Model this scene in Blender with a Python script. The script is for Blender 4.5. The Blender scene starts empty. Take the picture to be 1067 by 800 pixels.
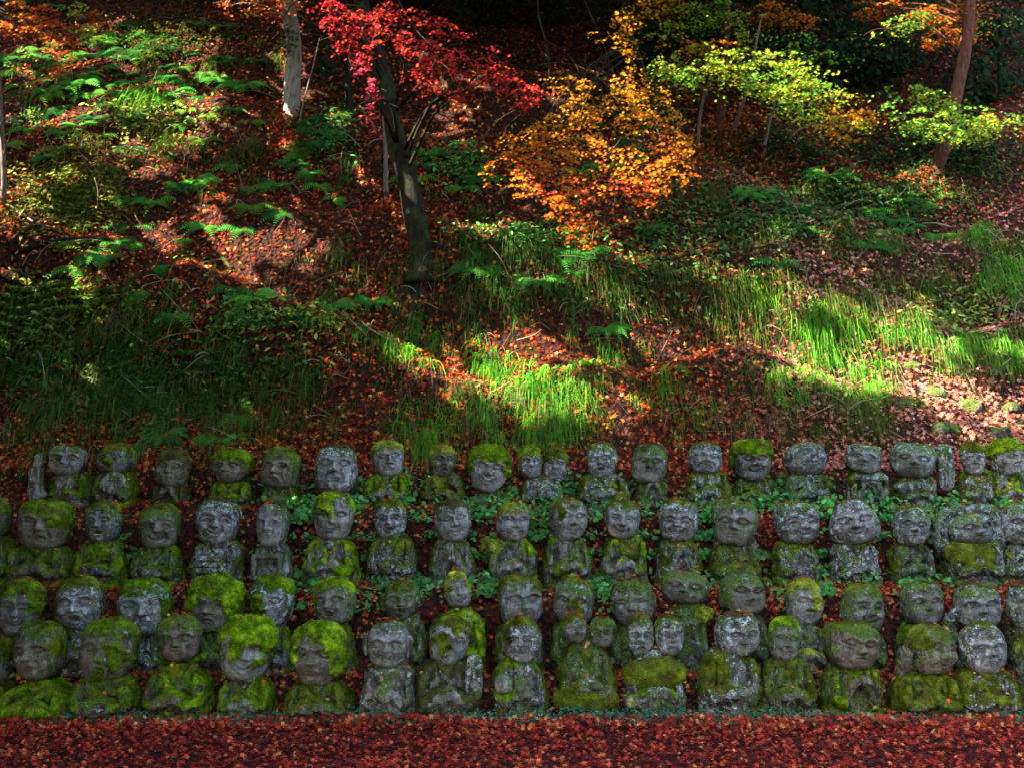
import bpy, math, random
import numpy as np
from mathutils import Vector, Matrix

# ------------------------------------------------------------------ camera, light, exposure
SC = bpy.context.scene
COL = SC.collection
PW, PH, FPX = 1067.0, 800.0, 1144.0
PITCH = math.atan(148.0 / FPX)
EYE = np.array([0.0, 0.0, 1.7])
cam_data = bpy.data.cameras.new('camera')
cam_data.sensor_width = 36.0
cam_data.lens = 36.0 * FPX / PW
cam_data.clip_start = 0.1
cam_data.clip_end = 600
cam = bpy.data.objects.new('camera', cam_data)
cam.location = EYE
cam.rotation_euler = (math.pi / 2 + PITCH, 0, 0)
COL.objects.link(cam)
SC.camera = cam

SUN = np.array([-0.70, -0.34, 0.63])
SUN /= np.linalg.norm(SUN)
SUN_EL = math.asin(SUN[2])
SUN_AZ = math.atan2(SUN[0], SUN[1])
world = bpy.data.worlds.new('World')
SC.world = world
world.use_nodes = True
wn = world.node_tree
sky = wn.nodes.new('ShaderNodeTexSky')
sky.sky_type = 'NISHITA'
sky.sun_disc = False
sky.sun_elevation = SUN_EL
sky.sun_rotation = SUN_AZ
wn.links.new(sky.outputs[0], wn.nodes['Background'].inputs[0])
wn.nodes['Background'].inputs[1].default_value = 0.15
sun_data = bpy.data.lights.new('sun', 'SUN')
sun_data.energy = 4.6
sun_data.angle = math.radians(0.5)
sun_data.color = (1.0, 0.93, 0.82)
sun = bpy.data.objects.new('sun', sun_data)
sun.rotation_euler = Vector(SUN).to_track_quat('Z', 'Y').to_euler()
sun.location = (-20, -5, 20)
COL.objects.link(sun)
SC.view_settings.view_transform = 'Standard'
SC.view_settings.look = 'None'
SC.view_settings.exposure = 3.5
SC.view_settings.gamma = 1.0
SC.render.engine = 'CYCLES'
SC.cycles.use_denoising = True
SC.cycles.max_bounces = 5
SC.cycles.diffuse_bounces = 3
SC.cycles.transmission_bounces = 3
SC.cycles.transparent_max_bounces = 4
SC.cycles.caustics_reflective = False
SC.cycles.caustics_refractive = False

RNG = np.random.default_rng(11)
random.seed(5)

# ------------------------------------------------------------------ picture <-> place
CP, SP = math.cos(PITCH), math.sin(PITCH)


def rays(px, py):
    dx = (np.asarray(px, float) - PW / 2) / FPX
    dy = (PH / 2 - np.asarray(py, float)) / FPX
    return np.stack([dx, CP - dy * SP, SP + dy * CP], -1)


def at(px, py, y):
    """the point at depth y that the photograph shows at (px, py)"""
    d = rays(px, py)
    return EYE + d * (np.asarray(y) / d[..., 1])[..., None]


def ppm(p):
    """pixels per metre at a point"""
    return FPX / ((p[1] - EYE[1]) * CP + (p[2] - EYE[2]) * SP)


# ------------------------------------------------------------------ noise
def _hash(ix, iy, iz, seed):
    h = (ix.astype(np.uint32) * np.uint32(374761393) + iy.astype(np.uint32) * np.uint32(668265263)
         + iz.astype(np.uint32) * np.uint32(2147483647 - 58) + np.uint32((seed * 974711 + 13) & 0xffffffff))
    h = (h ^ (h >> np.uint32(13))) * np.uint32(1274126177)
    h = (h ^ (h >> np.uint32(15))) * np.uint32(2246822519)
    h = h ^ (h >> np.uint32(16))
    return h.astype(np.float64) / 4294967295.0 * 2 - 1


def vnoise(p, seed=0):
    p = np.asarray(p, float)
    i = np.floor(p).astype(np.int64)
    f = p - i
    f = f * f * (3 - 2 * f)
    out = 0
    for dx in (0, 1):
        wx = f[..., 0] if dx else 1 - f[..., 0]
        for dy in (0, 1):
            wy = f[..., 1] if dy else 1 - f[..., 1]
            for dz in (0, 1):
                wz = f[..., 2] if dz else 1 - f[..., 2]
                out = out + wx * wy * wz * _hash(i[..., 0] + dx, i[..., 1] + dy, i[..., 2] + dz, seed)
    return out


def fbm(p, seed=0, octs=3, gain=0.5):
    p = np.asarray(p, float)
    a, s, t = 1.0, 0.0, 0.0
    for k in range(octs):
        s = s + a * vnoise(p * (2.03 ** k) + k * 17.3, seed + k)
        t += a
        a *= gain
    return s / t


def sstep(a, b, x):
    t = np.clip((x - a) / (b - a), 0, 1)
    return t * t * (3 - 2 * t)


# ------------------------------------------------------------------ mesh helpers
class MB:
    """collects polygons and builds them as one mesh object"""

    def __init__(self):
        self.v, self.fi, self.ft, self.c, self.n = [], [], [], [], 0
        self.has_col = False

    def add(self, verts, faces, col=None):
        """verts (N,3); faces: (M,k) array or list of arrays; col: (N,3)"""
        verts = np.asarray(verts, np.float32).reshape(-1, 3)
        if not isinstance(faces, list):
            faces = [faces]
        for f in faces:
            f = np.asarray(f, np.int64)
            if f.size == 0:
                continue
            self.fi.append((f + self.n).ravel())
            self.ft.append(np.full(len(f), f.shape[1], np.int64))
        self.v.append(verts)
        if col is not None:
            self.has_col = True
            self.c.append(np.broadcast_to(np.asarray(col, np.float32), (len(verts), 3)))
        else:
            self.c.append(np.full((len(verts), 3), 0.5, np.float32))
        self.n += len(verts)
        return self

    def build(self, name, mat, parent=None, smooth=True, origin=None):
        me = bpy.data.meshes.new(name)
        v = np.concatenate(self.v) if self.v else np.zeros((0, 3), np.float32)
        if origin is not None:
            v = v - np.asarray(origin, np.float32)
        me.vertices.add(len(v))
        me.vertices.foreach_set('co', v.ravel())
        if self.fi:
            fi = np.concatenate(self.fi)
            ft = np.concatenate(self.ft)
            me.loops.add(len(fi))
            me.loops.foreach_set('vertex_index', fi.astype(np.int32))
            me.polygons.add(len(ft))
            st = np.concatenate([[0], np.cumsum(ft)[:-1]])
            me.polygons.foreach_set('loop_start', st.astype(np.int32))
            me.polygons.foreach_set('loop_total', ft.astype(np.int32))
            if smooth:
                me.polygons.foreach_set('use_smooth', np.ones(len(ft), bool))
        if self.has_col:
            at_ = me.color_attributes.new('tint', 'FLOAT_COLOR', 'POINT')
            c = np.concatenate(self.c)
            at_.data.foreach_set('color', np.concatenate([c, np.ones((len(c), 1), np.float32)], 1).astype(np.float32).ravel())
        me.update(calc_edges=True)
        me.validate()
        if mat is not None:
            me.materials.append(mat)
        o = bpy.data.objects.new(name, me)
        COL.objects.link(o)
        if origin is not None:
            o.location = origin
        if parent is not None:
            o.parent = parent
        return o


def grid_faces(nu, nv, wrap=True):
    i = np.arange(nu - 1)[:, None]
    j = np.arange(nv if wrap else nv - 1)[None, :]
    j2 = (j + 1) % nv
    return np.stack([i * nv + j, i * nv + j2, (i + 1) * nv + j2, (i + 1) * nv + j], -1).reshape(-1, 4)


def grid_normals(P, wrap=True):
    du = np.gradient(P, axis=0)
    if wrap:
        dv = (np.roll(P, -1, 1) - np.roll(P, 1, 1)) / 2
    else:
        dv = np.gradient(P, axis=1)
    n = np.cross(dv, du)
    return n / (np.linalg.norm(n, axis=-1, keepdims=True) + 1e-9)


def tube(mb, pts, rad, sides=8, col=None, wob=0.0, seed=0):
    pts = np.asarray(pts, float)
    rad = np.broadcast_to(np.asarray(rad, float), (len(pts),))
    t = np.gradient(pts, axis=0)
    t /= np.linalg.norm(t, axis=1, keepdims=True) + 1e-9
    ref = np.array([0.31, 0.95, 0.05]) if abs(t[:, 1]).mean() < 0.8 else np.array([1.0, 0.1, 0.2])
    a = np.cross(t, ref)
    a /= np.linalg.norm(a, axis=1, keepdims=True) + 1e-9
    b = np.cross(t, a)
    ang = np.arange(sides) * 2 * math.pi / sides
    P = pts[:, None] + rad[:, None, None] * (np.cos(ang)[None, :, None] * a[:, None] + np.sin(ang)[None, :, None] * b[:, None])
    if wob:
        P = P + (P - pts[:, None]) * (fbm(P * 6.0 + seed, seed, 3) * wob)[..., None]
    n = len(pts)
    f = grid_faces(n, sides)
    caps = [np.arange(sides)[None, ::-1], (np.arange(sides) + (n - 1) * sides)[None]]
    mb.add(P.reshape(-1, 3), [f] + caps, col)


def spline(ctrl, n):
    """smooth curve through control points"""
    c = np.asarray(ctrl, float)
    c = np.vstack([2 * c[0] - c[1], c, 2 * c[-1] - c[-2]])
    m = len(c) - 3
    out = []
    for k in range(n):
        u = k / (n - 1) * m
        i = min(int(u), m - 1)
        t = u - i
        p0, p1, p2, p3 = c[i], c[i + 1], c[i + 2], c[i + 3]
        out.append(0.5 * (2 * p1 + (p2 - p0) * t + (2 * p0 - 5 * p1 + 4 * p2 - p3) * t * t + (3 * p1 - p0 - 3 * p2 + p3) * t ** 3))
    return np.array(out)


def capsule(mb, a, b, ra, rb, sides=8):
    a, b = np.asarray(a, float), np.asarray(b, float)
    d = b - a
    L = np.linalg.norm(d)
    d = d / (L + 1e-9)
    e = [(-1.0, .05), (-.7, .7), (0, 1)]
    pts = [a + d * ra * k for k, _ in e] + [b + d * rb * -k for k, _ in e[::-1]]
    rad = [ra * r for _, r in e] + [rb * r for _, r in e[::-1]]
    tube(mb, pts, rad, sides)


def ellipsoid(mb, c, r, rot=None, nu=14, nv=20, noise=0.0, seed=0, n=2.0):
    th = np.linspace(0.02, math.pi - 0.02, nu)[:, None]
    ph = np.linspace(0, 2 * math.pi, nv, endpoint=False)[None]
    D = np.stack([np.sin(th) * np.cos(ph), np.sin(th) * np.sin(ph), np.cos(th) * np.ones_like(ph)], -1)
    if n != 2.0:
        D = D * ((np.abs(D) ** n).sum(-1) ** (-1 / n))[..., None]
    P = D * np.asarray(r)
    if noise:
        P = P * (1 + noise * fbm(P / max(r) * 2.2 + seed * 3.1, seed, 3))[..., None]
    if rot is not None:
        P = P @ np.asarray(rot).T
    P = P + np.asarray(c)
    mb.add(P.reshape(-1, 3), [grid_faces(nu, nv), np.arange(nv)[None, ::-1], (np.arange(nv) + (nu - 1) * nv)[None]])


def prop(o, label=None, cat=None, group=None, kind=None):
    if label:
        o['label'] = label
    if cat:
        o['category'] = cat
    if group:
        o['group'] = group
    if kind:
        o['kind'] = kind
    return o


def empty(name, loc, label, cat, group=None):
    o = bpy.data.objects.new(name, None)
    o.location = loc
    o.empty_display_size = 0.1
    COL.objects.link(o)
    return prop(o, label, cat, group)


# ------------------------------------------------------------------ materials
def new_mat(name):
    m = bpy.data.materials.new(name)
    m.use_nodes = True
    nt = m.node_tree
    b = nt.nodes['Principled BSDF']
    b.inputs['Roughness'].default_value = 0.9
    b.inputs['Specular IOR Level'].default_value = 0.06
    return m, nt, b


def N(nt, kind, **kw):
    n = nt.nodes.new(kind)
    for k, v in kw.items():
        setattr(n, k, v)
    return n


def noise_node(nt, vec, scale, detail=6, rough=0.6):
    n = N(nt, 'ShaderNodeTexNoise')
    n.inputs['Scale'].default_value = scale
    n.inputs['Detail'].default_value = detail
    n.inputs['Roughness'].default_value = rough
    nt.links.new(vec, n.inputs['Vector'])
    return n.outputs['Fac']


def ramp(nt, fac, stops):
    r = N(nt, 'ShaderNodeValToRGB')
    el = r.color_ramp.elements
    while len(el) < len(stops):
        el.new(0.5)
    for e, (p, c) in zip(el, stops):
        e.position = p
        e.color = (*c, 1) if len(c) == 3 else c
    nt.links.new(fac, r.inputs[0])
    return r.outputs[0]


def mixc(nt, fac, a, b):
    m = N(nt, 'ShaderNodeMix', data_type='RGBA')
    if isinstance(fac, (int, float)):
        m.inputs[0].default_value = fac
    else:
        nt.links.new(fac, m.inputs[0])
    for s, v in ((6, a), (7, b)):
        if isinstance(v, tuple):
            m.inputs[s].default_value = (*v, 1)
        else:
            nt.links.new(v, m.inputs[s])
    return m.outputs[2]


def math_node(nt, op, a, b=None, c=None):
    m = N(nt, 'ShaderNodeMath', operation=op)
    for s, v in enumerate((a, b, c)):
        if v is None:
            continue
        if isinstance(v, (int, float)):
            m.inputs[s].default_value = v
        else:
            nt.links.new(v, m.inputs[s])
    return m.outputs[0]


def bump(nt, b, h, strength, dist):
    n = N(nt, 'ShaderNodeBump')
    n.inputs['Strength'].default_value = strength
    n.inputs['Distance'].default_value = dist
    nt.links.new(h, n.inputs['Height'])
    nt.links.new(n.outputs[0], b.inputs['Normal'])


BW = ((0, 0, 0), (1, 1, 1))


def stone_mat(name, dark, mid, light, lichen, lichen_lo, algae, algae_col=(.075, .115, .012)):
    m, nt, b = new_mat(name)
    geo = N(nt, 'ShaderNodeNewGeometry')
    pos = geo.outputs['Position']
    c = ramp(nt, noise_node(nt, pos, 8, 9, .72), [(.40, dark), (.5, mid), (.60, light)])
    # stains run down by rain
    mp = N(nt, 'ShaderNodeMapping')
    mp.inputs['Scale'].default_value = (1, 1, .22)
    nt.links.new(pos, mp.inputs[0])
    st = ramp(nt, noise_node(nt, mp.outputs[0], 26, 6, .7), [(.45, BW[0]), (.56, (.85,) * 3)])
    worn = N(nt, 'ShaderNodeAttribute', attribute_name='tint').outputs['Fac']      # carved faces and hands weather pale and bare
    st = math_node(nt, 'MULTIPLY', st, math_node(nt, 'SUBTRACT', 1.0, math_node(nt, 'MULTIPLY', worn, .6)))
    c = mixc(nt, st, c, dark)
    c = mixc(nt, math_node(nt, 'MULTIPLY', worn, .36), c, tuple(min(.6, v * 1.25) for v in light))
    # thin moss and algae creeping over everything, thickest on the faces turned up
    sep = N(nt, 'ShaderNodeSeparateXYZ')
    nt.links.new(geo.outputs['Normal'], sep.inputs[0])
    up = math_node(nt, 'MULTIPLY_ADD', sep.outputs['Z'], .10, math_node(nt, 'SUBTRACT', noise_node(nt, pos, 6, 9, .78), math_node(nt, 'MULTIPLY_ADD', worn, .11, -.035)))
    g = ramp(nt, up, [(algae - .02, BW[0]), (algae + .05, (.9,) * 3)])
    gc = ramp(nt, noise_node(nt, pos, 50, 4, .7), [(.35, tuple(v * .35 for v in algae_col)), (.62, tuple(v * 1.7 for v in algae_col))])
    c = mixc(nt, g, c, gc)
    # crisp pale lichen crusts
    l = ramp(nt, noise_node(nt, pos, 17, 9, .78), [(lichen_lo, BW[0]), (lichen_lo + .025, BW[1])])
    lf = ramp(nt, noise_node(nt, pos, 80, 3, .6), [(.40, (.15,) * 3), (.52, BW[1])])
    lm = math_node(nt, 'MULTIPLY', l, lf)
    c = mixc(nt, math_node(nt, 'MULTIPLY', lm, .92), c, lichen)
    pits = ramp(nt, noise_node(nt, pos, 42, 6, .78), [(.36, (.15,) * 3), (.50, BW[1])])
    mm = N(nt, 'ShaderNodeMix', data_type='RGBA', blend_type='MULTIPLY')
    mm.inputs[0].default_value = .75
    nt.links.new(c, mm.inputs[6])
    nt.links.new(pits, mm.inputs[7])
    nt.links.new(mm.outputs[2], b.inputs['Base Color'])
    hh = math_node(nt, 'ADD', noise_node(nt, pos, 55, 7, .8), math_node(nt, 'MULTIPLY', lm, .3))
    bump(nt, b, hh, 1.0, .03)
    return m


def moss_mat(name, dark, mid, bright):
    m, nt, b = new_mat(name)
    pos = N(nt, 'ShaderNodeNewGeometry').outputs['Position']
    c1 = ramp(nt, noise_node(nt, pos, 9, 6, .65), [(.36, dark), (.5, mid), (.63, bright)])
    c1 = mixc(nt, ramp(nt, noise_node(nt, pos, 7, 9, .8), [(.48, BW[0]), (.60, (.9,) * 3)]), c1, (.085, .06, .018))
    c2 = ramp(nt, noise_node(nt, pos, 120, 3, .6), [(.38, (.22,) * 3), (.60, (1.35,) * 3)])
    mm = N(nt, 'ShaderNodeMix', data_type='RGBA', blend_type='MULTIPLY')
    mm.inputs[0].default_value = .8
    nt.links.new(c1, mm.inputs[6])
    nt.links.new(c2, mm.inputs[7])
    nt.links.new(mm.outputs[2], b.inputs['Base Color'])
    b.inputs['Specular IOR Level'].default_value = .0
    bump(nt, b, noise_node(nt, pos, 110, 5, .8), 1.0, .025)
    return m


def leaf_mat(name, trans=0.35, rough=.55, gain=1.0):
    """colour of each leaf comes from the tint stored on it"""
    m, nt, b = new_mat(name)
    a = N(nt, 'ShaderNodeAttribute', attribute_name='tint')
    nt.links.new(a.outputs['Color'], b.inputs['Base Color'])
    b.inputs['Roughness'].default_value = rough
    b.inputs['Specular IOR Level'].default_value = .03
    if trans:
        t = N(nt, 'ShaderNodeBsdfTranslucent')
        nt.links.new(a.outputs['Color'], t.inputs['Color'])
        mx = N(nt, 'ShaderNodeMixShader')
        mx.inputs[0].default_value = trans
        nt.links.new(b.outputs[0], mx.inputs[1])
        nt.links.new(t.outputs[0], mx.inputs[2])
        nt.links.new(mx.outputs[0], nt.nodes['Material Output'].inputs[0])
    return m


def bark_mat(name, dark, light, moss=None):
    m, nt, b = new_mat(name)
    pos = N(nt, 'ShaderNodeNewGeometry').outputs['Position']
    mp = N(nt, 'ShaderNodeMapping')
    mp.inputs['Scale'].default_value = (1, 1, .25)
    nt.links.new(pos, mp.inputs[0])
    n1 = noise_node(nt, mp.outputs[0], 26, 7, .7)
    c = ramp(nt, n1, [(.32, dark), (.66, light)])
    if moss:
        c = mixc(nt, ramp(nt, noise_node(nt, pos, 6, 6, .7), [(.5, BW[0]), (.6, BW[1])]), c, moss)
    nt.links.new(c, b.inputs['Base Color'])
    bump(nt, b, n1, .9, .02)
    return m


def soil_mat(name, cols, scale):
    m, nt, b = new_mat(name)
    pos = N(nt, 'ShaderNodeNewGeometry').outputs['Position']
    v = N(nt, 'ShaderNodeTexVoronoi')
    v.inputs['Scale'].default_value = scale
    nt.links.new(pos, v.inputs['Vector'])
    sep = N(nt, 'ShaderNodeSeparateColor')
    nt.links.new(v.outputs['Color'], sep.inputs[0])
    c = ramp(nt, sep.outputs[0], cols)
    nt.links.new(c, b.inputs['Base Color'])
    h = math_node(nt, 'ADD', v.outputs['Distance'], noise_node(nt, pos, 9, 6, .7))
    bump(nt, b, h, .8, .05)
    return m


ST = {
    'grey': stone_mat('stone_grey', (0.054, 0.042, 0.031), (0.251, 0.215, 0.176), (0.368, 0.329, 0.274), (.70, .68, .67), .57, .57),
    'brown': stone_mat('stone_brown', (0.024, 0.016, 0.01), (0.142, 0.104, 0.069), (0.268, 0.214, 0.151), (.55, .53, .52), .60, .53),
    'dark': stone_mat('stone_dark', (0.018, 0.015, 0.012), (0.125, 0.106, 0.085), (0.251, 0.221, 0.185), (.62, .62, .64), .575, .53),
    'lichen': stone_mat('stone_lichen', (0.03, 0.024, 0.018), (0.176, 0.149, 0.117), (0.334, 0.297, 0.246), (.74, .73, .74), .53, .55),
    'teal': stone_mat('stone_teal_lichen', (0.024, 0.021, 0.016), (0.142, 0.122, 0.098), (0.268, 0.241, 0.202), (.46, .54, .50), .525, .54),
    'green': stone_mat('stone_green_film', (0.025, 0.02, 0.014), (0.155, 0.127, 0.093), (0.293, 0.255, 0.201), (.62, .61, .60), .575, .50),
}
MO = {
    'bright': moss_mat('moss_bright', (.06, .12, .003), (.20, .34, .006), (.38, .54, .015)),
    'green': moss_mat('moss_green', (.035, .075, .003), (.12, .21, .006), (.25, .36, .012)),
    'olive': moss_mat('moss_olive', (.038, .046, .004), (.11, .135, .009), (.22, .25, .02)),
    'yellow': moss_mat('moss_yellow', (.09, .10, .007), (.26, .30, .02), (.44, .46, .05)),
    'brown': moss_mat('moss_brown', (.03, .026, .009), (.08, .068, .02), (.13, .13, .03)),
}
LEAF = leaf_mat('fallen_leaf', .15, .6)
FOLIAGE = leaf_mat('maple_leaf', .45, .5)
BLADE = leaf_mat('grass_blade', .35, .5)
BARK_PALE = bark_mat('bark_pale', (.08, .066, .052), (.27, .235, .19))
BARK_DARK = bark_mat('bark_dark', (.006, .005, .004), (.024, .018, .013), (.02, .03, .007))
BARK_RED = bark_mat('bark_red', (.025, .010, .006), (.11, .04, .022))
BARK_TWIG = bark_mat('bark_twig', (.05, .036, .027), (.17, .135, .11))
SOIL = soil_mat('hill_soil', [(0, (.008, .005, .003)), (.5, (.022, .009, .005)), (.8, (.045, .012, .005)), (1, (.08, .02, .007))], 22)
PATH = soil_mat('path_soil', [(0, (.012, .006, .005)), (.5, (.03, .006, .005)), (1, (.07, .010, .007))], 24)

# ------------------------------------------------------------------ terrain
HY = np.array([-60, 9.55, 9.72, 10.1, 10.4, 10.52, 11.0, 11.12, 11.30, 11.80, 11.95, 12.12, 12.55, 12.75, 13.0, 14.5, 22.0, 60.0])
HZ = np.array([0, 0.0, 0.05, .08, .16, .30, .38, .95, 1.08, 1.14, 1.72, 1.90, 1.98, 2.35, 2.70, 5.0, 13.4, 40.0])


def height(x, y):
    x, y = np.asarray(x, float), np.asarray(y, float)
    z = np.interp(y, HY, HZ)
    p2 = np.stack([x, y, np.zeros_like(x)], -1)
    up = sstep(12.6, 14.0, y)
    s = y - 13 + 1.3 * vnoise(p2 * .33, 3) + .25 * x * .3
    amp = .30 + .16 * vnoise(p2 * .4 + 9, 4)
    z = z + up * amp * np.sin(s * 2 * math.pi / 1.55)
    z = z + up * (.45 * fbm(p2 * .55, 7, 3) + .16 * fbm(p2 * 1.9, 8, 3))
    z = z + sstep(9.6, 9.9, y) * .05 * fbm(p2 * 3.0, 5, 2)
    # a leaf-filled hollow that eases the slope beside the end of the top row
    z = z - up * .55 * np.exp(-((x - 6.0) / 1.6) ** 2) * sstep(13.2, 15.0, y) * (1 - sstep(16, 19, y))
    return z


GX0, GY0, GS = -13.0, 9.0, 0.05
_gx = np.arange(GX0, 13.0, GS)
_gy = np.arange(GY0, 30.0, GS)
HG = height(*np.meshgrid(_gx, _gy))


def hfast(x, y):
    i = np.clip((np.asarray(x) - GX0) / GS, 0, HG.shape[1] - 1.001)
    j = np.clip((np.asarray(y) - GY0) / GS, 0, HG.shape[0] - 1.001)
    a, b = i.astype(int), j.astype(int)
    u, v = i - a, j - b
    return (HG[b, a] * (1 - u) * (1 - v) + HG[b, a + 1] * u * (1 - v) + HG[b + 1, a] * (1 - u) * v + HG[b + 1, a + 1] * u * v)


def hnormal(x, y, e=.06):
    gx = (hfast(x + e, y) - hfast(x - e, y)) / (2 * e)
    gy = (hfast(x, y + e) - hfast(x, y - e)) / (2 * e)
    n = np.stack([-gx, -gy, np.ones_like(gx)], -1)
    return n / np.linalg.norm(n, axis=-1, keepdims=True)


def cast(px, py, y0=9.4):
    """where the sight lines through picture points meet the hillside"""
    d = rays(px, py)
    d = d / d[..., 1:2]
    y = np.full(d.shape[:-1], float(y0))
    hit = np.zeros(y.shape, bool)
    for _ in range(420):
        z = EYE[2] + d[..., 2] * y
        hit |= z <= hfast(d[..., 0] * y, y)
        y = np.where(hit, y, y + .05)
    P = EYE + d * y[..., None]
    P[..., 2] = hfast(P[..., 0], P[..., 1])
    return P

# ------------------------------------------------------------------ ground and hillside
mb = MB()
xs = np.concatenate([np.linspace(-200, -12, 12), np.linspace(-11, 11, 90), np.linspace(12, 200, 12)])
ys = np.concatenate([np.linspace(-200, 4, 14), np.linspace(4.5, 9.9, 40)])
X, Y = np.meshgrid(xs, ys)
Z = .02 * fbm(np.stack([X * 1.5, Y * 1.5, X * 0], -1), 21, 3) * sstep(2, 5, Y) * (1 - sstep(9.2, 9.6, Y)) * (np.abs(X) < 11.5)
mb.add(np.stack([X, Y, Z], -1).reshape(-1, 3), grid_faces(len(ys), len(xs), False))
prop(mb.build('ground', PATH), kind='structure')
mb = MB()
xs = np.concatenate([np.linspace(-90, -13, 20), np.linspace(-12, 12, 300), np.linspace(13, 90, 20)])
ys = np.concatenate([np.linspace(9.62, 13, 90), np.linspace(13.05, 24, 220), np.linspace(24.3, 60, 40)])
X, Y = np.meshgrid(xs, ys)
Z = height(X, Y)
Z[0] = -.05
mb.add(np.stack([X, Y, Z], -1).reshape(-1, 3), grid_faces(len(ys), len(xs), False))
prop(mb.build('hillside', SOIL), kind='structure')


# ------------------------------------------------------------------ leaf makers
def maple_shape(lobes=5, valley=.34):
    tips = np.linspace(-125, 125, lobes)
    rad = 1 - .50 * (np.abs(np.linspace(-1, 1, lobes))) ** 1.5
    v = [(0, -.30, .0)]
    for k in range(lobes):
        a = math.radians(tips[k])
        v.append((rad[k] * math.sin(a), rad[k] * math.cos(a), -.16 * rad[k]))
        if k < lobes - 1:
            a2 = math.radians((tips[k] + tips[k + 1]) / 2)
            v.append((valley * math.sin(a2), valley * math.cos(a2), .03))
    return np.array(v, float)[::-1] * .55


MAPLE5, MAPLE7 = maple_shape(5, .26), maple_shape(7, .22)
OVAL = np.array([(0, -.55, 0), (.2, -.25, .02), (.24, .08, .02), (0, .6, -.06), (-.24, .08, .02), (-.2, -.25, .02)])
ROUND = np.array([(math.sin(a) * .5, math.cos(a) * .5, .05) for a in np.linspace(.3, 2 * math.pi - .3, 9)][::-1] + [(0, .12, -.05)])


def rand_unit(n):
    v = RNG.normal(size=(n, 3))
    return v / np.linalg.norm(v, axis=1, keepdims=True)


def frames(nrm, spin=None):
    n = nrm / (np.linalg.norm(nrm, axis=1, keepdims=True) + 1e-9)
    r = rand_unit(len(n)) if spin is None else spin
    a = np.cross(n, r)
    a /= np.linalg.norm(a, axis=1, keepdims=True) + 1e-9
    return np.stack([np.cross(a, n), a, n], -1)     # columns x, y, z


def leaves(mb, shape, pos, nrm, size, col, spin=None, curl=1.0):
    n = len(pos)
    if n == 0:
        return
    F = frames(nrm, spin)
    S = shape[None] * np.asarray(size).reshape(-1, 1, 1)
    S = S * np.stack([np.ones(n), np.ones(n), np.broadcast_to(curl, (n,))], -1)[:, None]
    V = np.einsum('nij,nkj->nki', F, S) + pos[:, None]
    k = len(shape)
    mb.add(V.reshape(-1, 3), np.arange(n * k).reshape(n, k), np.repeat(col, k, 0))


def pick(pal, n, jit=.25):
    pal = np.asarray(pal, float)
    c = pal[RNG.integers(0, len(pal), n)]
    return np.clip(c * (1 + jit * RNG.normal(size=(n, 1))) * (1 + .12 * RNG.normal(size=(n, 3))), .004, .75)


RED_LITTER = [(0.2392, 0.0152, 0.0088), (0.1794, 0.012, 0.0088), (0.311, 0.0283, 0.0099), (0.1196, 0.0098, 0.0077), (0.3349, 0.049, 0.0132), (0.0598, 0.0109, 0.0077), (0.2631, 0.0196, 0.0099), (0.0718, 0.0196, 0.011), (0.4066, 0.0979, 0.0275), (0.0359, 0.0098, 0.0077), (0.287, 0.0218, 0.0132)]
HILL_LITTER = [(0.266, 0.0286, 0.0048), (0.35, 0.052, 0.0072), (0.182, 0.0156, 0.0048), (0.084, 0.0117, 0.0036), (0.392, 0.091, 0.012), (0.308, 0.0169, 0.006), (0.035, 0.0091, 0.0036), (0.448, 0.169, 0.042), (0.21, 0.0234, 0.006), (0.049, 0.0104, 0.0036), (0.098, 0.0182, 0.0048)]
LEAF_SPOTS = []      # (points, normals) on the statues where leaves have come to rest

# ------------------------------------------------------------------ the carved stone figures
def seg_dist(U, V, pts):
    best = None
    for (x0, y0), (x1, y1) in zip(pts[:-1], pts[1:]):
        dx, dy = x1 - x0, y1 - y0
        t = np.clip(((U - x0) * dx + (V - y0) * dy) / (dx * dx + dy * dy + 1e-9), 0, 1)
        d = np.hypot(U - x0 - t * dx, V - y0 - t * dy)
        best = d if best is None else np.minimum(best, d)
    return best


def stroke(U, V, pts, w, h):
    return h * np.exp(-(seg_dist(U, V, pts) / w) ** 2)


def arc(cx, cy, rx, ry, a0, a1, n=7):
    return [(cx + rx * math.cos(math.radians(a)), cy + ry * math.sin(math.radians(a))) for a in np.linspace(a0, a1, n)]


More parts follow.
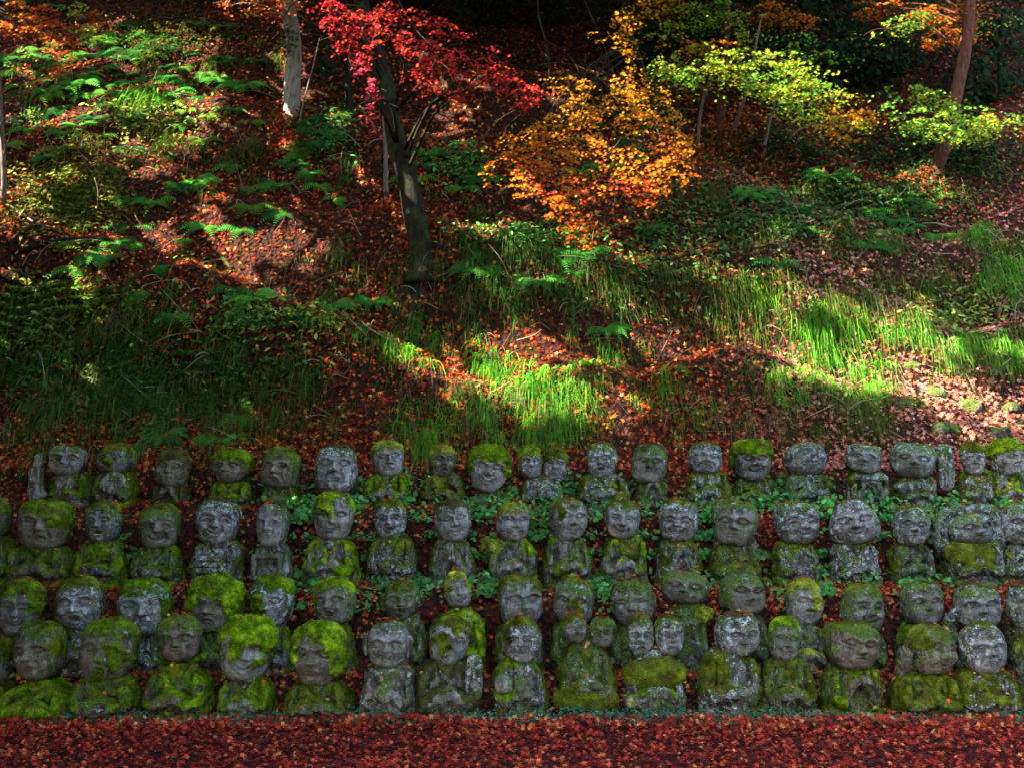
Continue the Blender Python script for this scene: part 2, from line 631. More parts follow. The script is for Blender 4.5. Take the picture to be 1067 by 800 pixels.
def face_relief(U, V, k, code, seed):
    """how far the face stands proud, in half-widths; U across, V up, k = height / width"""
    r = random.Random(seed)
    F = np.zeros_like(U)
    ey = k * (.06 + r.uniform(-.05, .06))
    ex = .40 + r.uniform(-.03, .04)
    for s in (-1, 1):
        F += stroke(U, V, [(s * (ex - .12), ey), (s * (ex + .14), ey)], .17, -.08)            # socket
        F += stroke(U, V, arc(s * ex, ey + .08 * k, .30, .17, 165, 15), .065, .10 if 'w' not in code else .17)   # brow
        if 'a' in code:
            F += stroke(U, V, arc(s * ex, ey - .08, .19, .11, 165, 15), .05, .12)
            F += stroke(U, V, arc(s * ex, ey - .15, .17, .10, 165, 15), .035, -.07)
        if 'd' in code:
            F += stroke(U, V, [(s * ex, ey - .01)], .13, .0) if False else 0
            F += stroke(U, V, [(s * (ex - .05), ey), (s * (ex + .05), ey)], .15, .10)
            F += stroke(U, V, arc(s * ex, ey + .02, .19, .09, 190, 350), .032, -.09)
        if 'l' in code:
            F += stroke(U, V, [(s * (ex - .17), ey - .01), (s * (ex + .18), ey + .02)], .13, .10)
            F += stroke(U, V, [(s * (ex - .17), ey - .01), (s * (ex + .18), ey + .02)], .028, -.10)
        if 'o' in code:
            F += stroke(U, V, [(s * ex - .02, ey), (s * ex + .02, ey)], .14, .17)
            F += stroke(U, V, arc(s * ex, ey, .21, .16, 0, 360, 13), .035, -.04)
        F += stroke(U, V, [(s * .52, -.20 * k), (s * .48, -.26 * k)], .22, .11 if ('s' in code or 'g' in code or 'O' in code) else .04)
        if 's' in code or 'g' in code or 'n' in code:
            F += stroke(U, V, [(s * .20, -.20 * k), (s * .36, -.36 * k), (s * .40, -.52 * k)], .035, -.06)
    nl = -.24 * k
    wide = 1.35 if 'n' in code else 1.0
    F += stroke(U, V, [(0, .20 * k), (0, nl + .06)], .085 * wide, .16)
    F += stroke(U, V, [(0, nl + .05)] * 2, .13 * wide, .17)
    for s in (-1, 1):
        F += stroke(U, V, [(s * .13 * wide, nl + .03)] * 2, .075, .10)
    F += stroke(U, V, [(-.16, nl - .06), (.16, nl - .06)], .045, -.06)
    my = -.50 * k
    if 's' in code:
        m = arc(0, my + .22, .34, .24, 205, 335, 9)
        F += stroke(U, V, m, .10, .07) + stroke(U, V, m, .034, -.14)
        F += stroke(U, V, [(-.10, my - .13), (.10, my - .13)], .06, .06)
    if 'g' in code:
        m = arc(0, my + .26, .44, .30, 205, 335, 9)
        F += stroke(U, V, m, .13, .06) + stroke(U, V, m, .07, -.17)
        F += stroke(U, V, arc(0, my + .27, .36, .27, 215, 325, 9), .03, .08)
    if 'O' in code:
        F += stroke(U, V, arc(0, my, .24, .15, 0, 360, 13), .06, .08)
        F += stroke(U, V, [(-.13, my), (.13, my)], .09, -.24)
    if 'L' in code:
        m = [(-.22, my), (0, my + .02), (.22, my)]
        F += stroke(U, V, m, .10, .08) + stroke(U, V, m, .028, -.12)
    if 'f' in code:
        m = arc(0, my - .16, .28, .18, 150, 30, 7)
        F += stroke(U, V, m, .10, .07) + stroke(U, V, m, .035, -.13)
    if 'm' in code:
        for s in (-1, 1):
            F += stroke(U, V, [(s * .05, my + .10), (s * .26, my + .03), (s * .36, my - .14)], .055, .12)
    if 'b' in code:
        F += stroke(U, V, [(0, my - .18), (0, -1.0 * k)], .26, .16)
        for x in (-.2, -.07, .07, .2):
            F += stroke(U, V, [(x, my - .2), (x * .8, -1.0 * k)], .03, -.07)
    F += stroke(U, V, [(-.12, -.80 * k), (.12, -.80 * k)], .20, .07)
    if 'r' in code:                                                                     # wrinkled forehead
        for q in range(3):
            F += stroke(U, V, arc(0, k * (.42 + .12 * q) - .2, .5, .2, 150, 30), .03, -.05)
    if 'h' in code:                                                                     # combed hair
        for x in np.linspace(-.8, .8, 13):
            F += stroke(U, V, [(x * .55, 1.0 * k), (x, .34 * k)], .03, -.06) * (V > .28 * k)
        F += .06 * sstep(.28 * k, .36 * k, V)
    return F


NT_, NP_ = 92, 144


def moss_shell(P, M, lift, lump, seed):
    """a lumpy moss coat standing on surface P wherever M > 0, sunk into the stone at its edge"""
    n = grid_normals(P)
    flat = P.reshape(-1, 3)
    c = flat.mean(0)
    if np.einsum('ij,ij->i', n.reshape(-1, 3), flat - c).mean() < 0:
        n = -n
    th = sstep(0, .20, M) * lift
    q = P * 26.0 + seed * 7.7
    th = th * (1 + .38 * vnoise(q, seed) + .30 * vnoise(q * 2.7, seed + 1)) + lump * sstep(.05, .3, M) * vnoise(q * 5.1, seed + 2) * .6
    th = th * (1 + .30 * np.random.default_rng(seed).uniform(-1, 1, th.shape))
    Q = P + n * (th - .006)[..., None]
    Q[..., 2] -= .25 * th * sstep(.3, -.3, n[..., 2])
    f = grid_faces(P.shape[0], P.shape[1])
    keep = (M.reshape(-1)[f] > -.02).all(1)
    f = f[keep]
    if not len(f):
        return None
    used = np.unique(f)
    inv = np.full(flat.shape[0], -1)
    inv[used] = np.arange(len(used))
    V, f = Q.reshape(-1, 3)[used], inv[f]
    lab = np.arange(len(V))                      # one piece per separate patch
    while True:
        m = lab[f].min(1)
        new = lab.copy()
        np.minimum.at(new, f.ravel(), np.repeat(m, 4))
        new = new[new]
        if (new == lab).all():
            break
        lab = new
    fl = lab[f[:, 0]]
    ids, num = np.unique(fl, return_counts=True)
    out = []
    for i in ids[np.argsort(-num)][:9]:
        ff = f[fl == i]
        if len(ff) < 14:
            continue
        us = np.unique(ff)
        iv = np.zeros(len(V), int)
        iv[us] = np.arange(len(us))
        out.append((V[us], iv[ff]))
    return out


def head_grid(a, c, d, n, code, seed, rough=1.0, taper=0.0):
    th = np.linspace(.02, math.pi - .02, NT_)[:, None]
    ph = np.linspace(0, 2 * math.pi, NP_, endpoint=False)[None]
    D = np.stack([np.sin(th) * np.sin(ph), -np.sin(th) * np.cos(ph), np.cos(th) * np.ones_like(ph)], -1)
    r = (np.abs(D[..., 0] / a) ** n + np.abs(D[..., 1] / d) ** n + np.abs(D[..., 2] / c) ** n) ** (-1 / n)
    P = D * r[..., None]
    P[..., 0] *= 1 + taper * P[..., 2] / c
    k = c / a
    U, V = P[..., 0] / a, P[..., 2] / a
    front = sstep(.05, .45, -D[..., 1])
    F = 1.75 * face_relief(U, V, k, code, seed) * front * a if code else 0
    nz = fbm(P / a * 1.3 + seed * 5.3, seed, 3) * .11 * a + fbm(P / a * 4.0 + seed, seed + 9, 3) * .045 * a * rough
    P = P + D * nz[..., None]
    P[..., 1] -= F
    P[..., 2] += .15 * F * 0
    return P, D, U, V / k


def head_moss_mask(D, U, V, amt, style, seed, patches):
    s = fbm(D * 2.3 + seed * 3.7, seed + 3, 4) + .55 * fbm(D * 7.0 + seed * 1.3, seed + 4, 3) + .30 * fbm(D * 17.0 + seed, seed + 5, 2)
    if style == 'bowl':         # a hair-like cap cut level above the brow
        lim = .30 - .55 * sstep(.2, -.5, -D[..., 1] - .25)
        M = (V - lim) * 1.6 + .12 * s + (amt - .5)
    else:
        M = (D[..., 2] - (1 - 1.35 * amt)) * 1.1 + .55 * s - .26 * sstep(.2, .7, -D[..., 1])
    M = np.maximum(M, (fbm(D * 3.4 + seed * 9.1, seed + 21, 4) - (.62 - .42 * amt)) * 1.0 * (amt > .08) - .25 * sstep(.35, .8, -D[..., 1]))
    for (pu, pv, pr) in patches:
        M = np.maximum(M, (1 - np.hypot(U - pu, V - pv) / pr) * .8 + .70 * s - .12 - .5 * (D[..., 1] > .1))
    return M


def put(P, R, o):
    return P @ R.T + o


def rot_zyx(yaw, pitch, roll):
    return np.array(Matrix.Rotation(yaw, 3, 'Z') @ Matrix.Rotation(pitch, 3, 'X') @ Matrix.Rotation(roll, 3, 'Y'))


def hand_mesh(mb, wrist, along, spread, back, s, curl=.25):
    """palm, four unequal bent fingers and a thumb"""
    wrist, along, spread, back = (np.asarray(v, float) for v in (wrist, along, spread, back))
    palm = wrist + along * s * .45
    R = np.stack([along, spread, back], 1)
    ellipsoid(mb, palm, (s * .52, s * .42, s * .22), R, 10, 14)
    for q, (off, L) in enumerate(((-.30, .62), (-.10, .74), (.11, .70), (.30, .54))):
        a = palm + along * s * .36 + spread * s * off
        b = a + along * s * L * .55 + back * s * .04
        c = b + along * s * L * .45 - back * s * curl
        capsule(mb, a, b, s * .115, s * .105, 7)
        capsule(mb, b, c, s * .105, s * .085, 7)
    a = palm - spread * s * .34 - along * s * .1
    capsule(mb, a, a + along * s * .38 - spread * s * .22 + back * s * .06, s * .13, s * .10, 7)


BNU, BNV = 78, 124


def body_grid(B, Hb, d, kind, seed, shoulder=.86, neck=.40, arms=True, lean=0.0):
    s = np.linspace(0, 1, BNU)
    w = np.interp(s, [0, .08, .4, .68, .82, .90, .95, 1.0], [.96, 1.03, 1.0, .92, shoulder - .08, shoulder - .25, neck + .02, neck * .7])
    z = s * Hb
    ph = np.linspace(0, 2 * math.pi, BNV, endpoint=False)
    n = 2.35
    cs, sn = np.sin(ph), -np.cos(ph)
    rr = (np.abs(cs) ** n + np.abs(sn) ** n) ** (-1 / n)
    wd = np.interp(s, [0, .1, .6, .84, .94, 1.0], [1.05, 1.08, 1.0, .8, .55, .40])
    P = np.stack([B * w[:, None] * (cs * rr)[None], d * wd[:, None] * (sn * rr)[None], np.broadcast_to(z[:, None], (BNU, BNV))], -1)
    U, V = P[..., 0] / B, P[..., 2] / Hb
    k = Hb / B
    VV = V * k
    front = sstep(.0, .5, -(sn * rr)[None] * np.ones_like(U))
    F = np.zeros_like(U)
    hy = {'pray': .66, 'fold': .50, 'bowl': .46, 'box': .50, 'book': .52, 'ball': .55, 'disc': .7, 'chest': .70, 'chin': .80}.get(kind, .48) * k
    side = 0
    if arms:
        for sd in (-1, 1):
            if kind == 'raise' and sd < 0:
                continue
            p = [(sd * .74, .80 * k), (sd * .82, .42 * k), (sd * .60, .36 * k), (sd * .22, hy - .06)]
            F += .36 / (1 + (seg_dist(U, VV, p) / .19) ** 4)
            F += stroke(U, VV, [(sd * .55, .80 * k), (sd * .58, .50 * k), (sd * .30, hy + .19)], .06, -.20)
            F += stroke(U, VV, [(sd * .66, .30 * k), (sd * .45, .10 * k)], .05, -.08)
            F += stroke(U, VV, [(sd * .85, .30 * k), (sd * .70, .22 * k), (sd * .35, .30 * k)], .045, -.08)
    if kind in ('fold', 'bowl', 'plain', 'cloak', 'book', 'box'):
        for sd in (-1, 1):
            F += stroke(U, VV, [(sd * .34, .97 * k), (sd * .20, .80 * k), (0, .66 * k)], .05, -.10)
            F += stroke(U, VV, [(sd * .42, .97 * k), (sd * .30, .80 * k), (sd * .06, .60 * k)], .05, .07)
    if kind == 'cloak':
        for q in range(5):
            x = -.7 + .35 * q
            F += stroke(U, VV, [(x * .7, .8 * k), (x, .4 * k), (x * 1.05, 0)], .05, -.10)
    if kind == 'beard':
        F += stroke(U, VV, [(0, .95 * k), (0, .45 * k)], .30, .26)
        for x in (-.26, -.13, 0, .13, .26):
            F += stroke(U, VV, [(x * .8, .95 * k), (x * 1.2, .42 * k)], .035, -.11)
    # crossed legs / lap at the foot
    F += stroke(U, VV, [(-.75, .10 * k), (0, .03 * k), (.75, .10 * k)], .16, .16)
    F += stroke(U, VV, [(-.7, .26 * k), (0, .19 * k), (.7, .26 * k)], .05, -.08)
    P[..., 1] -= F * front * B
    D = np.stack([cs * rr, sn * rr, 0 * cs], -1)[None]
    nz = fbm(P / B * 1.3 + seed * 4.1, seed, 3) * .17 * B + fbm(P / B * 4.2 + seed, seed + 5, 3) * .055 * B
    P = P + D * nz[..., None]
    P[..., 0] += lean * P[..., 2]
    return P, U, V, hy / k


ROWS = {1: (12.38, 1.90), 2: (11.55, 1.08), 3: (10.78, .28), 4: (10.02, .0)}
GROUP = 'mossy stone statues in four rows'


def add_head(root, spec, yrow, seed, stone, center=None, mossmat=None):
    px, py, w, h = spec['px'], spec['py'], spec['w'], spec['h']
    base = np.array(root.location)
    hc = at(px, py, yrow - spec.get('fwd', .07))
    s = ppm(hc)
    a, c = w / s / 2 * .91, h / s / 2 * 1.03
    d = spec.get('deep', .88) * min(a, c * 1.25)
    R = rot_zyx(math.radians(spec.get('yaw', random.Random(seed).uniform(-15, 15))), math.radians(spec.get('tip', -2)),
                math.radians(spec.get('roll', random.Random(seed + 1).uniform(-8, 8))))
    P, D, U, V = head_grid(a, c, d, spec.get('n', random.Random(seed + 2).uniform(2.15, 2.8)), spec.get('face', 'dL'), seed, taper=spec.get('taper', random.Random(seed + 3).uniform(-.04, .13)))
    W = put(P, R, hc)
    Vn = P[..., 2] / c
    worn = sstep(.15, .6, -D[..., 1]) * (1 - sstep(.30, .55, Vn + .15 * fbm(D * 4 + seed, seed + 31, 3))) * (1 - sstep(.55, .95, np.abs(U))) * (.75 + .5 * fbm(D * 3 + seed, seed + 32, 3))
    worn = np.clip(worn, 0, 1)
    mb = MB().add(W.reshape(-1, 3), [grid_faces(NT_, NP_), np.arange(NP_)[None], (np.arange(NP_) + (NT_ - 1) * NP_)[None]], np.repeat(worn.reshape(-1, 1), 3, 1))
    head = mb.build('head', ST[stone], root, origin=base)
    head.location = (0, 0, 0)
    if 'e' in spec.get('face', ''):
        for sd in (-1, 1):
            eb = MB()
            es = spec.get('ear', 1.0)
            th = np.linspace(.03, math.pi - .03, 20)[:, None]
            ph = np.linspace(0, 2 * math.pi, 26, endpoint=False)[None]
            E = np.stack([np.sin(th) * np.cos(ph) * .17, np.sin(th) * np.sin(ph) * .13, np.cos(th) * np.ones_like(ph) * .40 * c / a], -1) * a * es
            dish = np.exp(-((E[..., 2] / (a * .22 * es)) ** 2)) * sstep(0, -.05 * a, E[..., 1]) * np.exp(-((E[..., 0] - sd * .02 * a) / (.07 * a)) ** 2)
            E[..., 1] += dish * .10 * a
            E[..., 0] *= 1 + .35 * E[..., 2:3].squeeze(-1) / (.4 * c)
            E = E + np.array([sd * a * (1.03 + .05 * (es - 1)), -.02 * a, -.04 * c])
            eb.add(put(E, R, hc).reshape(-1, 3), grid_faces(20, 26))
            eo = eb.build('ear', ST[stone], head, origin=base)
            eo.location = (0, 0, 0)
    amt = spec.get('moss', .3)
    Mk = head_moss_mask(D, U, V, amt, spec.get('style', ''), seed, spec.get('patch', ()))
    res = moss_shell(W, Mk, spec.get('thick', .020) * .62 + (.008 if spec.get('style') == 'bowl' else 0), .006, seed)
    for q, r_ in enumerate(res or ()):
        o = MB().add(*r_).build('moss_cap' if q == 0 else 'moss_patch', MO[spec.get('tone', 'green')], head, origin=base)
        o.location = (0, 0, 0)
    nn = grid_normals(W)
    m = (np.abs(nn[..., 2]) > .6) & (D[..., 2] > .35)
    LEAF_SPOTS.append((W[m], np.abs(nn[m])))
    return hc, a, c


def slab(mb, c, r, seed, n=5.0, noise=.06):
    ellipsoid(mb, c, r, None, 24, 36, noise, seed, n)


def statue(row, label, px, py, w, h, bw, face='dL', body='fold', stone='grey', moss=.3, tone='green', bmoss=.35, btone=None, heads=None, **kw):
    seed = int(px * 7 + py * 13)
    y, zf = ROWS[row]
    y += kw.pop('dy', 0) + random.Random(seed).uniform(-.05, .05)
    bpx = kw.pop('bpx', px)
    hb = at(px, py + h * .5, y)
    s = ppm(hb)
    B = bw / s / 2 * .91
    zc = at(bpx, kw.pop('bpy', py + h * .5), y)
    x0 = zc[0]
    zf = zf - .06
    if row == 4:
        zf = -.03
    lift = kw.pop('sink', 0)
    root = empty('stone_statue', (x0, y, zf), label, 'statue', GROUP)
    base = np.array([x0, y, zf])
    ztop = zc[2] + kw.pop('up', .075) * 1.0
    Hb = max(ztop - zf, .25)
    d = min(B * .85, .25)
    specs = heads or [dict(px=px, py=py, w=w, h=h, face=face, moss=moss, tone=tone)]
    hk = {k: kw[k] for k in ('yaw', 'tip', 'roll', 'n', 'style', 'patch', 'thick', 'taper', 'ear', 'fwd', 'deep') if k in kw}
    hs = []
    for q, sp in enumerate(specs):
        sp = {**hk, **sp}
        sp.setdefault('tone', tone)
        hs.append(add_head(root, sp, y, seed + q * 31, stone))
    P, U, V, hy = body_grid(B, Hb, d, body, seed, kw.get('shoulder', .86), kw.get('neck', .42), kw.get('arms', True), kw.get('lean', random.Random(seed + 5).uniform(-.07, .07)))
    W = P + base
    o = MB().add(W.reshape(-1, 3), [grid_faces(BNU, BNV), (np.arange(BNV) + (BNU - 1) * BNV)[None], np.arange(BNV)[None]]).build('body', ST[kw.get('bstone', stone)], root, origin=base)
    o.location = (0, 0, 0)
    nn = grid_normals(P)
    if nn[BNU // 2, 0, 1] > 0:
        nn = -nn
    M = .50 * nn[..., 2] + (.32 * sstep(.55, .95, np.abs(U)) if bmoss > .2 else 0) + .85 * fbm(P / B * 1.6 + seed, seed + 11, 4) + .50 * fbm(P / B * 6 + seed, seed + 12, 3) + .30 * fbm(P / B * 15 + seed, seed + 13, 2) - (.56 - bmoss * 1.05)
    for (pu, pv, pr) in kw.get('bpatch', ()):
        M = np.maximum(M, (1 - np.hypot(U - pu, (V - pv) * Hb / B) / pr) * .8 + .5 * fbm(P * 14, seed, 3) - .6 * (nn[..., 1] > .1))
    res = moss_shell(W, M, .014, .007, seed + 2)
    for q, r_ in enumerate(res or ()):
        mo = MB().add(*r_).build('moss_coat' if q == 0 else 'moss_patch', MO[btone or tone], o, origin=base)
        mo.location = (0, 0, 0)
    m = (nn[..., 2] > .45) & (V > .3)
    LEAF_SPOTS.append((W[m], nn[m]))
    # ---- hands and the things the figure is carved with
    fz = -(np.abs(P[..., 1]) * 0 + d)         # front of the body
    hz = hy * Hb
    yf = P[int(hy * (BNU - 1)), np.argmin(P[int(hy * (BNU - 1)), :, 1]), 1]
    hs_ = B * .40

    def part(name, mb, mat, parent=root):
        if 'hand' in name:
            mb.has_col = True
            mb.c = [np.full_like(v, .45) for v in mb.c]
        q = mb.build(name, mat, parent, origin=(0, 0, 0))
        q.location = (0, 0, 0)
        return q

    sm = ST[kw.get('bstone', stone)]
    if body == 'pray':
        for sd in (-1, 1):
            hb_ = MB()
            hand_mesh(hb_, (sd * hs_ * .22, yf - .01, hz - hs_ * .7), np.array([-sd * .10, -.12, 1]), np.array([0, -1, -.1]), np.array([sd, 0, 0]), hs_ * .92, .02)
            part('praying_hand', hb_, sm)
    elif body in ('fold', 'cloak', 'beard', 'chest'):
        for sd in (-1, 1):
            hb_ = MB()
            up = .5 if body == 'chest' else 0.05
            hand_mesh(hb_, (sd * hs_ * 1.0, yf + .005, hz - .02 + (.012 if sd > 0 else -.012)), np.array([-sd, -.15, up]), np.array([0, -.1, -1.0]), np.array([0, -1, .1]), hs_ * .72)
            part('hand', hb_, sm)
    elif body == 'bowl':
        bb = MB()
        R_, nn_ = hs_ * 1.05, 28
        prof = [(.35, -.75), (.75, -.55), (1.0, .0), (1.02, .22), (.86, .20), (.70, -.15), (.3, -.38), (.02, -.40)]
        G = np.array([[(r * math.cos(t), r * math.sin(t) * .8, z) for t in np.linspace(0, 2 * math.pi, nn_, endpoint=False)] for r, z in prof]) * R_
        bb.add((G + np.array([0, yf - R_ * .30, hz])).reshape(-1, 3), grid_faces(len(prof), nn_))
        part('bowl', bb, ST['dark'])
        for sd in (-1, 1):
            hb_ = MB()
            hand_mesh(hb_, (sd * R_ * 1.15, yf - .0, hz - R_ * .35), np.array([-sd * .8, -.6, .0]), np.array([0, -.1, -1.0]), np.array([sd * .5, -.8, 0]), hs_ * .6, .1)
            part('hand', hb_, sm)
    elif body == 'box':
        bx = MB()
        wv, hv, t = B * .62, Hb * .20, B * .13
        c0 = np.array([0, yf + .01, hz])
        slab(bx, c0 + [0, 0, hv], (wv + t, .05, t * .9), seed)
        slab(bx, c0 - [0, 0, hv], (wv + t, .05, t * .9), seed + 1)
        for sd in (-1, 1):
            slab(bx, c0 + [sd * wv, 0, 0], (t * .8, .047, hv + t * .6), seed + 2)
        part('open_box', bx, sm)
        dk = MB()
        slab(dk, c0 + [0, .035, 0], (wv, .02, hv), seed + 3, 6, .0)
        part('box_back', dk, ST['dark'])
        for sd in (-1, 1):
            hb_ = MB()
            hand_mesh(hb_, (sd * .012, yf - .0, hz - hv * .8), np.array([0, -.05, 1]), np.array([-sd, 0, 0.]), np.array([0, -1, 0.]), hs_ * .55, .05)
            part('hand', hb_, sm)
    elif body == 'book':
        bk = MB()
        wv, hv = B * .50, Hb * .13
        for q in range(3):
            slab(bk, (0, yf - .012, hz + (q - 1) * hv * .8), (wv * (1 - .05 * q), .045, hv * .36), seed + q, 6, .05)
        part('scroll', bk, sm)
    elif body == 'ball':
        bl = MB()
        ellipsoid(bl, (kw.get('bx', 0) * B, yf - hs_ * .32, hz), (hs_ * .85, hs_ * .6, hs_ * .85), None, 22, 30, .08, seed)
        part('round_stone', bl, ST[kw.get('ballstone', stone)])
        for sd in (-1, 1):
            hb_ = MB()
            hand_mesh(hb_, (sd * hs_ * 1.6, yf + .0, hz - hs_ * .4), np.array([-sd, -.25, .35]), np.array([0, -.1, -1.0]), np.array([0, -1, .1]), hs_ * .66, .1)
            part('hand', hb_, sm)
    elif body == 'arch':
        ar = MB()
        tube(ar, [(x, yf - .015, hz + zz) for x, zz in [(-.10, -.2), (-.10, .0), (-.075, .07), (0, .10), (.075, .07), (.10, .0), (.10, -.2)]], .024, 10, wob=.15, seed=seed)
        slab(ar, (0, yf - .005, hz + .13), (B * .8, .05, .03), seed)
        part('carved_arch', ar, sm)
        hb_ = MB()
        hand_mesh(hb_, (0, yf - .005, hz - .15), np.array([0, -.05, 1]), np.array([1, 0, 0.]), np.array([0, -1, 0.]), hs_ * .55, .05)
        part('hand', hb_, sm)
    elif body == 'disc':
        dc = at(kw['disc'][0], kw['disc'][1], y - .26) - base
        r_ = kw['disc'][2] / s / 2
        Pd, Dd, Ud, Vd = head_grid(r_, r_ * .9, .045, 2.3, '', seed)
        F = stroke(Ud, Vd, arc(0, 0, .84, .84, 0, 360, 25), .05, .0)
        for st in ([(-.35, .45), (.35, .45)], [(-.5, .18), (.5, .18)], [(-.15, .18), (-.2, -.2), (-.5, -.5)], [(.15, .18), (.16, -.35), (.5, -.42)], [(-.25, .70), (.05, .62)]):
            F = F + stroke(Ud, Vd, st, .055, -.05)
        Pd[..., 1] -= F * r_ * (Dd[..., 1] < 0) * 2.0
        db = MB().add((Pd + dc).reshape(-1, 3), grid_faces(NT_, NP_))
        part('carved_disc', db, ST['grey'])
    elif body == 'chin':
        hb_ = MB()
        hc, a, c = hs[0]
        hand_mesh(hb_, (hc - base) + np.array([.15 * a, -a * .75, -c * 1.75]), np.array([-.1, -.15, 1]), np.array([1, 0, 0.]), np.array([0, -1, 0.]), hs_ * .8, .15)
        part('hand', hb_, sm)
    for e in kw.get('extra', ()):
        k = e[0]
        if k == 'arm':            # a raised arm: list of picture points, thickness, fist
            pts = [at(p[0], p[1], y - .08) - base for p in e[1]]
            ab = MB()
            tube(ab, spline(pts, 14), np.linspace(e[2] * 1.15, e[2] * .85, 14) / s / 2, 14, wob=.22, seed=seed)
            ao = part('raised_arm', ab, sm)
            hb_ = MB()
            L = (pts[-1] - pts[-2])
            L = L / np.linalg.norm(L)
            side = np.cross(L, [0, 1, 0])
            hand_mesh(hb_, pts[-1] - L * .02, L, side, np.array([0, -1.0, 0]), e[2] / s * .62, .3)
            part('hand', hb_, sm, ao)
        elif k == 'pillar':
            pb = MB()
            c1 = at(e[1], e[2], y - .05) - base
            slab(pb, c1, (e[3] / s / 2, .08, e[4] / s / 2), seed + 5, 3.2, .10)
            part('pillar', pb, ST[e[5]])
        elif k == 'lump':
            lb = MB()
            c1 = at(e[1], e[2] + 3, y - .15) - base
            ellipsoid(lb, c1, (e[3] / s / 2 * 1.15, e[3] / s / 2 * .8, e[4] / s / 2 * .85), None, 44, 64, .55, seed + 6)
            part('moss_lump', lb, MO[e[5]])
        elif k == 'band':
            bb_ = MB()
            c1 = at(e[1], e[2], y - .18) - base
            ellipsoid(bb_, c1, (e[3] / s / 2, .10, e[4] / s / 2), None, 44, 76, .22, seed + 7, 2.6)
            nm = 'carved_band' if e[5] in ST else 'moss_band'
            part(nm, bb_, ST[e[5]] if e[5] in ST else MO[e[5]])
        elif k == 'fist':
            hb_ = MB()
            c1 = at(e[1], e[2], y - .22) - base
            hand_mesh(hb_, c1 + [0, 0, -.04], np.array([e[4] if len(e) > 4 else 0, -.2, 1]), np.array([1, 0, 0.]), np.array([0, -1, 0.]), e[3] / s * .6, .45)
            part('hand', hb_, sm)
        elif k == 'block':
            bb_ = MB()
            c1 = at(e[1], e[2], y - .24) - base
            slab(bb_, c1, (e[3] / s / 2, .06, e[4] / s / 2), seed + 8, 3.0, .10)
            part('carved_block', bb_, ST[e[5]])
    return root

S = statue
# ---- top row
S(1, 'wide square-headed smiling stone figure raising one thick arm beside its head, top row', 71, 480, 40, 31, 50, 'asw', 'raise', 'grey', .12, 'brown', .45, btone='green', n=2.9, bpx=75,
  extra=[('arm', [(42, 521), (38, 512), (38, 498), (39, 486)], 17), ('fist', 80, 522, 15)])
S(1, 'wide moss-capped stone figure holding up a round carved disc', 121, 479, 42, 29, 46, 'dx', 'disc', 'dark', .66, 'olive', .5, disc=(118, 503, 26), n=2.6, patch=[(0, -.1, .5)], thick=.026)
S(1, 'brown mossy ball-headed stone figure with hands clasped under its chin, top row', 180, 488, 38, 40, 40, 'dL', 'chest', 'brown', .68, 'brown', .3)
S(1, 'small stone figure whose whole head is shaggy green moss, beside the brown ball-headed one', 242, 487, 42, 36, 46, 'dL', 'plain', 'brown', .74, 'green', .55, thick=.034)
S(1, 'dark stone figure with flat moss hair and drooping moustache, top row', 293, 488, 43, 44, 44, 'lfmn', 'plain', 'brown', .42, 'olive', .3, n=2.7)
S(1, 'big round stone face with long nose and pale lichen forehead, top row', 351, 489, 48, 50, 40, 'dLn', 'plain', 'lichen', .34, 'brown', .3, tip=-8)
S(1, 'stone figure with a yellow mossy head and two mossy shoulders, top row', 404, 479, 36, 38, 52, 'dL', 'fold', 'grey', .60, 'yellow', .5, btone='green', bpatch=[(-.6, .7, .5), (.62, .72, .45)])
S(1, 'small bowed stone figure with moss-brown head and a hand on its shoulder', 461, 481, 32, 34, 48, 'dO', 'plain', 'brown', .56, 'yellow', .62, btone='olive', extra=[('fist', 474, 504, 15)])
S(1, 'smooth pale stone face under a thick green moss bowl haircut', 509, 490, 46, 48, 36, 'ds', 'plain', 'grey', .56, 'green', .2, style='bowl', thick=.045, n=2.5, patch=[(-.95, .0, .3), (.95, .1, .3)])
S(1, 'two moss-haired stone heads leaning together over one lichen-white belly', 566, 484, 30, 36, 50, body='ball', stone='lichen', bmoss=.25, btone='olive', ballstone='lichen',
  heads=[dict(px=553, py=482, w=27, h=35, face='dL', moss=.60, tone='green', roll=-5), dict(px=579, py=484, w=27, h=37, face='dL', moss=.70, tone='olive', roll=6)])
S(1, 'broad-shouldered stone figure in a lichen-pale robe beside the two-headed figure', 627, 480, 35, 37, 58, 'dO', 'fold', 'lichen', .40, 'olive', .25, btone='olive', bpatch=[(.5, .55, .4)])
S(1, 'tall squarish brown stone head with one hand at its chin, top row', 676, 483, 40, 40, 40, 'dx', 'chin', 'green', .38, 'brown', .25, n=3.2)
S(1, 'stone figure holding two pale fists against its chest, top row', 735, 478, 38, 32, 52, 'lfn', 'plain', 'lichen', .28, 'olive', .4, extra=[('fist', 730, 503, 13), ('fist', 741, 503, 13)], n=2.6)
S(1, 'grinning stone figure wearing a thick flat dark-green moss cap', 783, 481, 42, 40, 44, 'dg', 'plain', 'dark', .58, 'green', .3, style='bowl', thick=.040, n=3.0)
S(1, 'stone figure with upturned head and a long pointed beard, top row', 839, 480, 46, 34, 52, 'dsn', 'beard', 'teal', .2, 'olive', .3, tip=-20, n=2.6)
S(1, 'flat-capped stone figure with an arched niche carved in its chest', 899, 478, 40, 29, 46, 'lLn', 'arch', 'teal', .26, 'olive', .25, n=3.4)
S(1, 'wide flat-headed crouching stone figure with a carved band across its chest', 951, 480, 49, 35, 46, 'dL', 'plain', 'teal', .34, 'olive', .4, n=2.9, extra=[('band', 950, 508, 38, 12, 'teal')])
